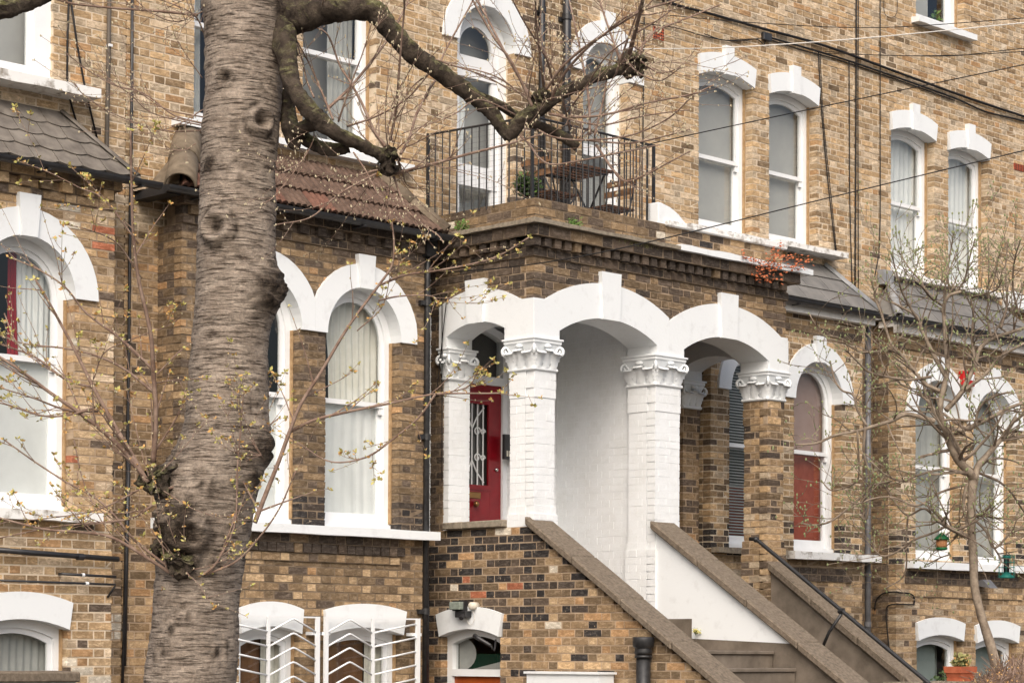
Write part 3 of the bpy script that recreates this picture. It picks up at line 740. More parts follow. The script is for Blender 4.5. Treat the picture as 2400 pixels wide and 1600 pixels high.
MB().box(19.6, 22.52, YB-.02, YB+.2, 5.60, 5.66).build('soffit_board', 'fascia_white', HC)
rC = bay_roof(HC, 19.60, 22.433, 'slate', 3, .42, ['slate_dark'], 'slate_dark')
hip(rC, 22.573, 22.113, .055, 'lead', 'hip_cap', 1, True, .0); gutter(HC, 19.6, 22.62)
uc1 = Seg(19.80, 20.765, 6.41, 8.15, .085, .215); uc2 = Seg(21.073, 21.98, 6.41, 8.15, .085, .215); dr = Arch(17.885, 18.60, 5.72, 7.83, .36, .235)
def toneCu(x, z):
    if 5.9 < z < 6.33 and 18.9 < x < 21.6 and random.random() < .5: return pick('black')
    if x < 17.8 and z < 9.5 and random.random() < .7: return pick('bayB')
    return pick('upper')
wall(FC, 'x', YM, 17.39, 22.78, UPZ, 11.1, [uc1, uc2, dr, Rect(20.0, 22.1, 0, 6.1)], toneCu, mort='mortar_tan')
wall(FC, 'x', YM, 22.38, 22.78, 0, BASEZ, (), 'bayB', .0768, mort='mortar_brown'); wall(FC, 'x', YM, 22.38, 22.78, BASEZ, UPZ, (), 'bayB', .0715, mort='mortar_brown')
wall(FC, 'x', YM, 17.6, 19.62, 0, BASEZ, (), 'porch', .0768, mort='mortar_mid'); wall(FC, 'x', YM, 17.6, 19.62, BASEZ, UPZ, (), 'bayC', .0715, mort='mortar_mid')
for o in (uc1, uc2): seghead(HC, o, YM, key=(.14, .09), skew=.03); sash(HC, o, YM, 7.27, rev=.14)
surround(HC, dr, YM, .235, 17.60, 18.88, key=(.15, .19, .10)); french(HC, dr, YM, [(6.98, 7.10), (5.75, 6.0)], .06)
sill(HC, 19.55, 20.98, 6.405, YM, .10, .06, 'grimy_white'); sill(HC, 20.985, 22.30, 6.395, YM, .24, .06, 'grimy_white')
(x, _), yd = onY(2034, 1100, YB+.06), YB+.06
pp = pipe(HC, [(x, yd, 5.60), (x, yd, 0.1)], .036, 'grey_pipe', 'downpipe', 12)
for z in (4.9, 3.9, 2.55, 1.95): MB().tube([(x, yd, z-.03), (x, yd, z+.03)], .043, 12).build('pipe_collar', 'grey_pipe', pp)
(x, _) = onY(2019, 1100, YB-.01); pipe(HC, [(x, YB+.03, 5.3), (x, YB+.03, .1)], .022, 'black_iron', 'downpipe', 10)
# air brick, cables
def airbrick(root, u0, u1, v0, v1):
    x0, z1 = onY(u0, v0, YM); x1, z0 = onY(u1, v1, YM); z1 = onY((u0+u1)/2, v0+5, YM)[1]; z0 = onY((u0+u1)/2, v1-5, YM)[1]
    a = MB().box(x0, x1, YM-.008, YM+.05, z0, z1).build('air_brick', 'airbrick', root)
    vh = MB()
    for i in range(6):
        for j in range(4):
            cx = lerp(x0, x1, (i+.5)/6); cz = lerp(z0, z1, (j+.5)/4); vh.box(cx-.009, cx+.009, YM-.0095, YM-.004, cz-.009, cz+.009)
    vh.build('vent_grid', 'cable', a)['kind'] = 'stuff'
airbrick(HC, 1531, 1555, 60, 98)
CA = [(1530, -10), (1585, 12), (1673, 35), (1778, 65), (1934, 108), (2107, 171), (2281, 234), (2400, 273), (2470, 296)]
CB = [(1800, 87), (1890, 113), (1977, 139), (2100, 181), (2237, 230), (2310, 262), (2400, 284), (2470, 307)]
pipe(HC, catmull(wallpath(CA, YM-.03), 4), .016, 'cable', 'cable', 6); pipe(HC, catmull(wallpath(CB, YM-.025), 4), .012, 'cable', 'cable', 6)
pipe(HC, catmull(wallpath([(1800, 92), (1880, 118), (1960, 139), (2100, 186), (2237, 236)], YM-.02), 4), .007, 'cable', 'cable', 6)
for path, r in (([(1990, 145), (1991, 300), (1992, 480), (1998, 690)], .007), ([(2007, -10), (2006, 300), (2004, 680)], .010), ([(2012, -10), (2011, 250), (2012, 680)], .006),
                ([(1918, 121), (1925, 250), (1938, 400), (1960, 603)], .007), ([(1922, 121), (1930, 280), (1945, 430), (1962, 603)], .005), ([(1510, 40), (1508, 200), (1507, 340)], .007),
                ([(1500, 55), (1580, 65), (1650, 85), (1720, 97), (1784, 90)], .006), ([(1650, 80), (1700, 95), (1770, 92), (1790, 105), (1795, 85)], .006)):
    pipe(HC, catmull(wallpath(path, YM-.02), 4), r, 'cable', 'cable', 6)
jx0, jz1 = onY(1783, 76, YM); jx1, jz0 = onY(1802, 100, YM); MB().box(jx0, jx1, YM-.05, YM-.005, jz0, jz1).build('junction_box', 'black_plastic', HC, bevel=.006)
shell(HC, 17.44, 22.73)
FC.finish()
# ================================================================== HOUSE D
HD = thing('terraced_house', 'yellow brick terraced house with a red alarm box between two arched bay windows', 'house', (25, YM, 0)); FD = Field(HD)
d1 = Arch(23.524, 24.469, 2.74, 4.535, .47, .22); d2 = Arch(24.79, 25.70, 2.70, 4.51, .46, .22)
db1 = Seg(23.55, 24.53, .6, 1.765, .075, .215); db2 = Seg(24.84, 25.79, .6, 1.745, .075, .215)
def toneD(x, z):
    if z < 3.15 and random.random() < .5: return pick('black')
    return pick('bayD')
bay(FD, HD, 23.113, 26.1, [d1, d2], [db1, db2], toneD, 'bayD', 'mortar_tan', 'mortar_mid', corn=False, left=False)
wall(FD, 'x', YB-.02, 23.15, 26.1, 5.33, 5.41, (), 'porch', .08, thick=.1, mort='mortar_brown', name='string_course')
wall(FD, 'x', YB-.018, 23.5, 25.9, 2.30, 2.38, (), 'bayD', .08, thick=.1, mort='mortar_brown', name='string_course')
wall(FD, 'x', YB-.012, 23.3, 25.95, 2.46, 2.62, (), 'cornice', .08, thick=.1, mort='mortar_brown', name='string_course')
pm = (d1.r+d2.l)/2
surround(HD, d1, YB, .215, 23.31, pm, key=(.15, .19, .08)); surround(HD, d2, YB, .215, pm+.001, 25.91, key=(.15, .19, .08))
sash(HD, d1, YB, 3.92); sash(HD, d2, YB, 3.90); seghead(HD, db1, YB); seghead(HD, db2, YB)
sash(HD, db1, YB, 1.1, rev=.11, horns=False); sash(HD, db2, YB, 1.1, rev=.11, horns=False)
sill(HD, 23.30, 26.0, 2.735, YB, .13, .085, 'white_paint'); sill(HD, 23.4, 25.9, .59, YB, .1, .07, 'stone')
MB().box(23.03, 26.2, YB-.12, YB-.02, 5.50, 5.60).build('fascia_board', 'fascia_white', HD); MB().box(23.03, 26.2, YB-.02, YB+.2, 5.58, 5.66).build('soffit_board', 'fascia_white', HD)
rD = bay_roof(HD, 23.113, 26.1, 'slate', 3, .42, ['slate_dark'], 'slate_dark')
hip(rD, 22.973, 23.433, .055, 'lead', 'hip_cap', 1, True, .0); gutter(HD, 22.75, 26.2)
MB().box(23.20, 23.42, YM-.10, YM-.01, 6.15, 6.33).build('lead_flashing', 'lead', HD)
ud1 = Seg(23.493, 24.435, 6.36, 8.12, .085, .215); ud2 = Seg(24.75, 25.66, 6.30, 8.07, .085, .215); ut = Rect(24.03, 25.108, 9.63, 11.0)
wall(FD, 'x', YM, 22.78, 27.6, UPZ, 11.1, [ud1, ud2, ut, Rect(23.5, 25.7, 0, 6.1)], 'upper', mort='mortar_tan')
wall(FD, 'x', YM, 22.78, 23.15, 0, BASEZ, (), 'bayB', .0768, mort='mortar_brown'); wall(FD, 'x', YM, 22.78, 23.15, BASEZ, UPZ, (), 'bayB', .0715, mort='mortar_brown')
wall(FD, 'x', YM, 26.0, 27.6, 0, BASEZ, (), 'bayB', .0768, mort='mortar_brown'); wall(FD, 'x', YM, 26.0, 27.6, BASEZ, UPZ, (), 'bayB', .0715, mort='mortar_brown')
for o in (ud1, ud2): seghead(HD, o, YM, key=(.14, .09), skew=.03); sash(HD, o, YM, o.zs-.86, rev=.14)
sash(HD, ut, YM, 10.4, rev=.14, fr=.10); sill(HD, 23.93, 25.23, 9.62, YM, .12, .075)
sill(HD, 23.40, 25.90, 6.33, YM, .12, .06, 'grimy_white')
pts = [(26.0, 6.17), (26.6, 6.15), (26.45, 6.25), (26.3, 6.33), (26.15, 6.37), (26.0, 6.38)]
MB().prism(pts, YM-.16, YM-.003).build('flashing', 'white_paint', HD)
airbrick(HD, 2376, 2399, 380, 405)
pipe(HD, catmull(wallpath([(2063, -10), (2063, 300), (2062, 560), (2050, 650)], YM-.02), 4), .007, 'cable', 'cable', 6)
pipe(HD, catmull(wallpath([(2072, -20), (2072, 25), (2078, 38), (2088, 43), (2099, 36), (2103, 20), (2103, -20)], YM-.02), 4), .004, 'cable', 'cable', 6)
Xr = 23.09
pipe(HD, catmull([Vector((Xr, *onX(u, v, Xr))) for u, v in ((2050, 1430), (2054, 1405), (2070, 1390), (2098, 1386))]+wallpath([(2110, 1388), (2135, 1391), (2143, 1402), (2142, 1416)], YB-.02), 4), .010, 'cable', 'cable', 6)
pipe(HD, catmull([Vector((Xr, *onX(u, v, Xr))) for u, v in ((2084, 1520), (2080, 1480), (2077, 1440), (2080, 1420), (2098, 1415))]+wallpath([(2110, 1415), (2142, 1416)], YB-.02), 4), .008, 'cable', 'cable', 6)
shell(HD, 22.83, 27.6)
FD.finish()
# ================================================================== PORCH
X0, X1 = 15.66, 19.54
PO = thing('entrance_porch', 'arched entrance porch with white painted columns, leafy capitals and sooty brick cornice', 'porch', (17.6, YP, 0)); FP = Field(PO)
class SegArch:
    """circular segment arch: l, r springing, zs, rise, band"""
    def __init__(s, l, r, zs, rise, band, leg): s.l, s.r, s.zs, s.rise, s.band, s.leg = l, r, zs, rise, band, leg; s.c = (l+r)/2; s.hw = (r-l)/2; s.R = (s.hw**2+rise**2)/(2*rise); s.cz = zs+rise-s.R; s.zb = zs-leg
    def cut(s, zl, zh):
        z = (zl+zh)/2; R = s.R+s.band*.6
        if z-s.cz >= R: return None
        h = math.sqrt(R*R-(z-s.cz)**2); return (s.c-h, s.c+h)
    def curves(s, lo, hi, zmin, n=24):
        xs = [s.l+(s.r-s.l)*i/n for i in range(n+1)]
        inn = [(s.l, s.zs-s.leg)]+[(x, s.cz+math.sqrt(s.R**2-(x-s.c)**2)) for x in xs]+[(s.r, s.zs-s.leg)]
        xo = [lo+(hi-lo)*i/n for i in range(n+1)]; Ro = s.R+s.band
        out = [(lo, s.zs-s.leg)]+[(x, max(zmin, s.cz+math.sqrt(max(.0001, Ro**2-(x-s.c)**2)))) for x in xo]+[(hi, s.zs-s.leg)]
        return inn, out
f1 = SegArch(15.995, 17.424, 4.70, .188, .345, .10); f2 = SegArch(17.84, 19.235, 4.70, .188, .345, .10)
sl = SegArch(15.65, 16.49, 4.715, .11, .325, .115)
def porch_arch(a, lo, hi, zmin, d0, d1, ax, key, name='arch', out=.03):
    i, o = a.curves(lo, hi, zmin); s = MB().strip(i, o, d0, d1, ax).build('arch_surround', 'white_paint', PO)
    kb, kt, up = key; z = a.zs+a.rise; MB().prism([(a.c-kb/2, z-.014), (a.c+kb/2, z-.014), (a.c+kt/2, z+a.band+up), (a.c-kt/2, z+a.band+up)], d0-out, d0+.1, ax).build('keystone', 'white_paint', s); return s
porch_arch(f1, X0-.017, 17.607, 4.975, YP-.02, YP+.38, 'x', (.25, .285, .11)); porch_arch(f2, 17.6075, X1+.02, 4.955, YP-.02, YP+.38, 'x', (.25, .285, .11))
porch_arch(sl, YP-.015, 16.60, 4.985, X0-.02, X0+.33, 'y', (.20, .27, .09))
i, o = sl.curves(YP-.015, YM-.004, 4.985); MB().strip(i, o, X1-.33, X1+.016, 'y').build('arch_surround', 'white_paint', PO)
def toneP(x, z): return pick('porch') if x < 17.3 else pick('porchR')
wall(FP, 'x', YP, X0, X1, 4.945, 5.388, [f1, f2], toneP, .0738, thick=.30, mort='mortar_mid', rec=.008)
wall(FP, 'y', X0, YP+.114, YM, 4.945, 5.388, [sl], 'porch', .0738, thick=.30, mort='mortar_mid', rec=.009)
MB().box(X1-.3, X1-.002, YP+.31, YM, 4.95, 5.388).build('wall', 'mortar_mid', PO)
Z = 5.388
for (ax, pl, a0, a1) in (('x', YP, X0, X1), ('y', X0, YP, YM)):
    n0 = -1 if ax == 'x' else 1
    def s0(k): return a0-k if ax == 'x' else a0+.105-k
    wall(FP, ax, pl-.022, s0(.022), a1+(.022 if ax == 'x' else 0), Z, Z+.085, (), 'cornice', .085, thick=.12, mort='mortar_brown', name='string_course')
    wall(FP, ax, pl-.010, s0(.010), a1+(.01 if ax == 'x' else 0), Z+.0855, Z+.178, (), 'cornice', .092, thick=.12, mort='mortar_brown', name='string_course')
    dentils(FP, ax, pl, a0-(.07 if ax == 'x' else 0), a1+.03, Z+.090, Z+.175, .082, .085, .055, 'cornice', start=.0 if ax == 'x' else .16)
    wall(FP, ax, pl-.115, s0(.115), a1+(.115 if ax == 'x' else 0), Z+.179, Z+.285, (), 'cornice', .106, thick=.35, mort='mortar_brown', name='string_course', L=.30)
def ledge(a, b, ax, pl, z0, z1, out, mat):
    m = MB(); n = 14; q = [lerp(a, b, i/n) for i in range(n+1)]
    m.strip([(x, z0+random.uniform(-.005, .005)) for x in q], [(x, z1+random.uniform(-.006, .006)) for x in q], pl-out, pl+.3, ax); return m.build('ledge', mat, PO)
ledge(X0-.165, 17.62, 'x', YP, Z+.288, Z+.325, .165, 'stone'); ledge(YP-.160, YM, 'y', X0, Z+.289, Z+.326, .16, 'stone'); ledge(17.62, X1+.26, 'x', YP, Z+.286, Z+.345, .17, 'white_paint')
MB().box(X0+.05, X1-.02, YP+.2, YM, Z+.02, Z+.315).build('roof_slab', 'lead', PO)
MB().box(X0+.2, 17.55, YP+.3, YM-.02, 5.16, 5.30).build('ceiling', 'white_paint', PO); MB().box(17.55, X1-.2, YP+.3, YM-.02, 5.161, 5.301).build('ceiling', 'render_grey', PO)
ZP = Z+.325
wall(FP, 'x', YP+.03, X0+.04, 17.60, ZP, ZP+.245, (), 'parapet', .0815, thick=.2, mort='mortar_brown'); wall(FP, 'y', X0+.04, YP+.144, YM, ZP, ZP+.245, (), 'parapet', .0815, thick=.2, mort='mortar_brown')
wall(FP, 'x', YP+.032, 17.602, X1-.02, ZP, ZP+.2295, (), lambda x, z: pick('black') if random.random() < .4 else pick('bayC'), .0765, thick=.2, mort='mortar_mid')
for k in range(3): MB().box(17.60+k*.655, 18.25+k*.655, YP-.01, YP+.26, ZP+.2305, ZP+.285, .003).build('coping_stone', 'grimy_white', PO, bevel=.006)
qa, qz = onY(1541, 520, YP+.05); qb, _ = onY(1606, 528, YP+.05)
MB().prism([(qa, ZP+.20), (qb, ZP+.20), (qb, ZP+.30), (lerp(qa, qb, .75), ZP+.375), (lerp(qa, qb, .45), ZP+.43), (lerp(qa, qb, .15), ZP+.455), (qa, ZP+.46)], YP+.04, YP+.20).build('flank_wall', 'white_paint', PO, bevel=.008)
# capitals
def leafmesh(m, c, tx, nx, w, h, out, curl=1.0):
    c = Vector(c); tx = Vector(tx); nx = Vector(nx); b = len(m.v); nu, nv = 6, 9
    for j in range(nv+1):
        t = j/nv; ww = w*(.55+.55*math.sin(min(1, t*1.25)*math.pi*.62))*(1 if t < .8 else 1-(t-.8)*2.2)
        for i in range(nu+1):
            s = i/nu*2-1; sc = 1+.13*math.cos(t*math.pi*9)*abs(s)
            o = .006+out*(t**2.2)*1.0+.016*(1-s*s)+.008*math.cos(s*math.pi*3)
            zz = h*(t if t < .82 else .82+(t-.82)*.1-(t-.82)**2*4*curl)
            m.v.append(tuple(c+tx*(s*ww*.5*sc)+nx*o+Vector((0, 0, zz))))
    for j in range(nv):
        for i in range(nu): a = b+j*(nu+1)+i; m.f.append((a, a+1, a+nu+2, a+nu+1))
def capital(x0, x1, y0, y1, z0=4.295, z1=4.612, faces='WS'):
    w = 0; m = MB(); bell = MB()
    for (za, e), (zb_, f) in zip([(z0+.03, .0), (z0+.14, .004), (z0+.20, .012), (z0+.255, .03)], [(z0+.14, .004), (z0+.20, .012), (z0+.255, .03), (z0+.262, .035)]):
        b = len(bell.v)
        for zz, g in ((za, e), (zb_, f)): bell.v += [(x0-g, y0-g, zz), (x1+g, y0-g, zz), (x1+g, y1+g, zz), (x0-g, y1+g, zz)]
        bell.f += [(b+k, b+(k+1) % 4, b+4+(k+1) % 4, b+4+k) for k in range(4)]
    cp = bell.build('capital', 'white_paint', PO)
    e = .045; MB().box(x0-e, x1+e, y0-e, y1+e, z0+.262, z1-.012).build('abacus', 'white_paint', cp, bevel=.008)
    MB().box(x0-e-.012, x1+e+.012, y0-e-.012, y1+e+.012, z1-.02, z1).build('abacus_fillet', 'white_paint', cp, bevel=.004)
    MB().box(x0-.022, x1+.022, y0-.022, y1+.022, z0, z0+.034).build('astragal', 'white_paint', cp, bevel=.011)
    cx, cy = (x0+x1)/2, (y0+y1)/2
    for nm, org, tx, nx, L in (('W', (x0, cy), (0, 1, 0), (-1, 0, 0), y1-y0), ('S', (cx, y0), (1, 0, 0), (0, -1, 0), x1-x0)):
        if nm not in faces: continue
        for k in (-.36, 0, .36):
            lm = MB(); leafmesh(lm, (org[0]+tx[0]*k*L, org[1]+tx[1]*k*L, z0+.03), tx, nx, L*.5, .185 if k else .22, .075); lm.build('acanthus_leaf', 'white_paint', cp, True)
        fl = MB().ball((org[0]+nx[0]*.042, org[1]+nx[1]*.042, z0+.238), (.05 if nm == 'S' else .026, .05 if nm == 'W' else .026, .024), 10, 6).build('rosette', 'white_paint', cp, True)
    for (vx, vy, dx, dy) in ((x0, y0, -1, -1), (x1, y0, 1, -1), (x0, y1, -1, 1)):
        d = Vector((dx, dy, 0)).normalized(); s = d.cross(Vector((0, 0, 1))); pts = []; rad = []
        c = Vector((vx, vy, z0+.205))+d*.028
        for k in range(22):
            t = k/21; a = -1.2+t*8.2; rr = .05*(1-t*.85); pts.append(c+d*(math.cos(a)*rr)+Vector((0, 0, math.sin(a)*rr))); rad.append(.017*(1-.35*t))
        v = MB().tube(pts, rad, 7)
        st = [Vector((vx-dx*.10, vy, z0+.07))+Vector((0, dy*.012, 0)), Vector((vx-dx*.05, vy, z0+.15))+Vector((0, dy*.02, 0)), c+Vector((0, 0, .045))]
        v.tube(catmull(st, 5), [.012]*11, 6); st = [Vector((vx, vy-dy*.10, z0+.07))+Vector((dx*.012, 0, 0)), Vector((vx, vy-dy*.05, z0+.15))+Vector((dx*.02, 0, 0)), c+Vector((0, 0, .045))]
        v.tube(catmull(st, 5), [.012]*11, 6); v.build('volute', 'white_paint', cp, True)
    return cp
def pier(x0, x1, y0, y1, zb, zt, tone, mort, faces='WS', neck=True, basez=None):
    MB().box(x0+.012, x1-.012, y0+.012, y1-.012, zb, zt).build('column_core', mort, PO)
    segs = [(zb, zt, 0)]
    if neck: segs = [(zb, zt-.26, 0), (zt-.26, zt, .007)]
    if basez: segs[0] = (basez, segs[0][1], 0); segs.insert(0, (basez-.0765, basez, .010)); segs.insert(0, (zb, basez-.0765, .022))
    for za, zb2, g in segs:
        if 'S' in faces: wall(FP, 'x', y0-g, x0-g, x1+g, za, zb2, (), tone, .0745, thick=.06, mort=mort, name='column_face', rec=.004, phase=x0)
        if 'W' in faces: wall(FP, 'y', x0-g, y0-g+.112, y1+g, za, zb2, (), tone, .0745, thick=.06, mort=mort, name='column_face', rec=.0045, phase=y0)
pier(15.685, 15.975, YP+.02, 15.64, 2.80, 4.30, 'white', 'mortar_white', basez=3.0); capital(15.68, 15.98, YP+.015, 15.645)
pier(17.44, 17.82, YP+.02, 15.68, 0, 4.30, 'white', 'mortar_white', basez=2.72); capital(17.435, 17.825, YP+.015, 15.685)
pier(19.25, 19.525, YP+.02, 15.64, 0, 4.30, lambda a, z: pick('porch') if random.random() < .25 else pick('bayC'), 'mortar_mid', basez=2.80); capital(19.245, 19.53, YP+.015, 15.645)
pier(15.685, 15.975, 16.50, 16.565, 2.80, 4.30, 'white', 'mortar_white', neck=False); capital(15.68, 15.98, 16.495, 16.57)
wall(FP, 'y', 15.672, 16.57, YM, 2.80, 4.945, (), 'porch', .0735, thick=.25, mort='mortar_brown'); MB().box(15.70, 15.96, 16.56, YM-.003, 2.81, 4.94).build('wall', 'mortar_white', PO)
pier(19.25, 19.525, 16.50, YM-.002, 0, 4.30, 'bayB', 'mortar_mid'); capital(19.245, 19.53, 16.495, YM-.05)
wall(FP, 'y', 17.50, 15.66, YM, 1.5, 5.30, (), 'white', .0755, thick=.11, mort='mortar_white', rec=.004); wall(FP, 'y', 17.76, 15.66, YM, 1.5, 5.30, (), 'bayC', .0755, thick=.14, mort='mortar_mid', sgn=-1)
red = Seg(15.91, 16.82, 2.08, 4.86, .10, .1)
wall(FP, 'x', YM-.0, 15.66, 17.55, 1.5, UPZ-.002, [red, Rect(15.91, 16.82, 1.5, 4.9)], 'white', .0755, thick=.25, mort='mortar_white', rec=.004)
MB().box(X0+.2, X1-.2, 15.0, YM-.01, 1.58, 1.74).build('porch_floor', 'concrete', PO); MB().box(15.99, 16.9, 16.35, YM+.02, 1.741, 2.07).build('door_step', 'stone', PO)
# side wall below the porch and down the steps
class Slope:
    def __init__(s, y, z, m): s.y, s.z, s.m = y, z, m
    def cut(s, zl, zh):
        return (-99, s.y-(s.z-(zl+zh)/2-.03)/s.m) if zh > .2 else None
SLP = Slope(15.33, 2.80, .643)
bd = Seg(15.735, 16.57, .1, 1.752, .075, .215)
def toneS(y, z):
    if y > 15.05 and z > 1.95: return pick('black') if random.random() < .8 else pick('stair')
    if y > 14.6 and z > 1.8 and random.random() < .3: return pick('black')
    if z < 2 and y > 15.2 and random.random() < .4: return pick('black')
    return pick('stair')
SW = thing('stair_wall', 'brick flank wall of the white stair with burnt black bricks and a stone coping', 'wall', (X0, 14, 0)); FS = Field(SW)
wall(FS, 'y', X0, 11.0, YM, 0, 2.80, [SLP, bd], toneS, .0757, thick=.22, mort='mortar_mid', joint=.013)
def coping(root, y0, z0, sl, x0, x1, n, ln, th=.068, mat='coping_stone', first=.0):
    c, s = 1/math.hypot(1, sl), sl/math.hypot(1, sl)
    for k in range(n):
        a0, a1 = k*ln+.004, (k+1)*ln-.004; j = random.uniform(-.004, .004)
        def P(a, h): return (y0-a*c-h*s*0, z0-a*s+h+j)
        pts = [P(a0, 0), P(a1, 0), P(a1, th/c), P(a0, th/c)]
        MB().prism(pts, x0+random.uniform(-.004, .004), x1+random.uniform(-.004, .004), 'y').build('coping_stone', mat, root, bevel=.012)
coping(SW, 15.36, 2.815, .643, X0-.065, X0+.285, 7, .735)
for a, b in ((15.655, 16.22), (16.225, 16.50)): MB().box(X0-.06, X0+.30, a, b, 2.802, 2.872, .004).build('coping_stone', 'stone', SW, bevel=.008)
hd = seghead(SW, bd, X0, out=.03, skew=.05, ax='y', rev=.09)
# basement door in that wall
y_, fx = bd, X0+.09
fr = MB().strip(outline(bd, .075, .1), outline(bd, -.01, .1), fx, fx+.08, 'y'); fr.box(fx-.005, fx+.075, bd.l+.06, bd.r-.06, 1.36, 1.43); dfr = fr.build('door_frame', 'white_gloss', SW)
MB().quad(*[(fx+.05, a, z) for a, z in outline(bd, .065, 1.42)]).build('fanlight', 'glass', dfr)
MB().box(fx+.11, fx+.13, bd.l+.05, bd.r-.05, 1.42, 1.80).build('fanlight_backing', 'dark_green', dfr)
g = MB(); yl = bd.r-.07; g.v = [(fx+.10, yl, 1.40)]+[(fx+.10, yl-.24*math.cos(a), 1.58+.17*math.sin(a)) for a in [math.pi*(-.5+k/12) for k in range(13)]]+[(fx+.10, yl, 1.78)]; g.f = [tuple(range(len(g.v)))]
g.build('fanlight_panel', 'net_grey', dfr); MB().quad((fx+.099, bd.l+.05, 1.42), (fx+.099, bd.r-.2, 1.42), (fx+.099, bd.l+.05, 1.53)).build('fanlight_panel', 'blind_grey', dfr)
dd = MB().box(fx+.03, fx+.075, bd.l+.07, bd.r-.07, .1, 1.358).build('door', 'orange_wood', SW)
MB().strip([(bd.c+.20*math.cos(t), 1.02+.24*math.sin(t)) for t in [math.pi*(1-k/12) for k in range(13)]], [(bd.c+.24*math.cos(t), 1.02+.28*math.sin(t)) for t in [math.pi*(1-k/12) for k in range(13)]], fx+.016, fx+.032, 'y').build('door_moulding', 'orange_wood', dd)
FS.finish()
# ------------------------------------------------------------------ red door
DR = thing('front_door', 'glossy red front door with wrought iron scrolls over its glass panel', 'door', (16.25, YM+.1, 2.08))
yd = YM+.10
fr = MB().strip(outline(red, .055, 2.08), outline(red, -.01, 2.08), yd-.03, yd+.07); fr.box(15.94, 16.79, yd-.035, yd+.06, 4.345, 4.43); fr.build('door_frame', 'white_gloss', DR)
MB().quad(*[(a, yd+.03, z) for a, z in outline(red, .05, 4.42)]).build('fanlight', 'glass', DR)
lf = MB(); L_, R_, Bz, Tz = 15.965, 16.765, 2.09, 4.345
gl, gr, gb, gt = 16.115, 16.605, 3.28, 4.17
lf.box(L_, gl, yd, yd+.045, Bz, Tz).box(gr, R_, yd, yd+.045, Bz, Tz).box(gl, gr, yd+.001, yd+.044, Bz, gb).box(gl, gr, yd+.001, yd+.044, gt, Tz)
leaf_ = lf.build('door_leaf', 'red_paint', DR)
MB().strip([(gl+.03, gb+.03), (gl+.03, gt-.03), (gr-.03, gt-.03), (gr-.03, gb+.03)], [(gl-.02, gb-.02), (gl-.02, gt+.02), (gr+.02, gt+.02), (gr+.02, gb-.02)], yd-.012, yd+.01, 'x', True).build('panel_moulding', 'red_paint', leaf_)
MB().strip([(gl+.05, 2.25), (gl+.05, 2.85), (gr-.05, 2.85), (gr-.05, 2.25)], [(gl-.0, 2.2), (gl, 2.9), (gr, 2.9), (gr, 2.2)], yd-.012, yd+.01, 'x', True).build('panel_moulding', 'red_paint', leaf_)
MB().quad((gl, yd+.03, gb), (gr, yd+.03, gb), (gr, yd+.03, gt), (gl, yd+.03, gt)).build('pane', 'glass', leaf_)
MB().quad((15.9, yd+.12, 2.1), (16.85, yd+.12, 2.1), (16.85, yd+.12, 4.98), (15.9, yd+.12, 4.98)).build('hall_screen', 'room', DR)
ir = MB(); cx = (gl+gr)/2
for x in (cx-.16, cx-.08, cx, cx+.08, cx+.16): ir.tube([(x, yd+.015, gb+.03), (x, yd+.015, gt-.03)], .008, 6)
for zc, sg in ((gb+.28, 1), (gt-.28, -1)):
    for dx in (-1, 1):
        for (ox, r0) in ((.075, .05), (.155, .035)):
            ir.tube([(cx+dx*(ox+r0*(1-k/18)*math.cos(k*.6)), yd+.012, zc+sg*.03+r0*(1-k/18)*math.sin(k*.6)) for k in range(14)], .007, 5)
        ir.tube([(cx, yd+.012, zc), (cx+dx*.07, yd+.012, zc-sg*.12), (cx+dx*.17, yd+.012, zc-sg*.22)], .008, 5)
ir.build('iron_scrollwork', 'net_white', DR)
MB().box(cx-.11, cx+.11, yd-.012, yd+.002, 3.17, 3.235).build('letter_box', 'brass', DR, bevel=.006)
MB().ball((cx+.02, yd-.035, 3.11), .032, 10, 8).build('door_knob', 'brass', DR, True); MB().ball((16.69, yd-.01, 3.48), .022, 10, 8).build('door_lock', 'chrome', DR, True)
ic = thing('intercom', 'small black intercom panel on the wall beside the red door', 'intercom', (16.76, YM-.02, 3.5))
(ix0, iz1), (ix1, iz0) = onY(1182, 1017, YM-.03), onY(1200, 1077, YM-.03); MB().box(ix0, ix1+.03, YM-.035, YM-.001, iz0, iz1).build('case', 'black_plastic', ic)
for k in range(4): MB().box(ix0+.03+.03*k, ix0+.045+.03*k, YM-.039, YM-.034, iz0+.03, iz0+.09).build('button', 'cream_plastic', ic)
FP.finish()
# ================================================================== STEPS AND BALUSTRADES
def flight(x0, x1, label, dz):
    t = thing('front_steps', label, 'steps', ((x0+x1)/2, 12.5, 0)); y, z = 13.80, 1.623-dz; n = 10 if not dz else 7
    for k in range(n):
        b = MB().box(x0, x1, y-.27*k, y-.27*k+.31 if k else 14.86, 0, z-.166*k-.035, .002); b.box(x0+.001, x1-.001, y-.27*k-.022, y-.27*k+.30 if k else 14.86, z-.166*k-.034, z-.166*k, .003); b.build('step', 'concrete', t, bevel=.006)
    MB().box(x0, x1, 14.86, 15.0, 0, 1.66).build('step', 'concrete', t); MB().box(x0, x1, 15.0, 15.31, 0, 1.70).build('step', 'concrete', t)
flight(X0+.225, 17.43, 'worn concrete front steps between the brick flank wall and the white plastered balustrade', 0); flight(17.70, 19.28, 'concrete front steps with a black iron handrail', .45)
BM = thing('balustrade', 'white plastered stair balustrade with sloping stone coping', 'balustrade', (17.55, 13.5, 0))
def slope_wall(root, y0, z0, sl_, x0, x1, name, mat, ztop=None, zb=0, y1=None):
    yb = y0-(z0-zb)/sl_ if y1 is None else y1
    MB().prism([(y0, zb), (y0, z0), (y0-(z0-zb)/sl_, zb)], x0, x1, 'y').build(name, mat, root)
ys, zs_, ms = 15.315, 2.845, .655
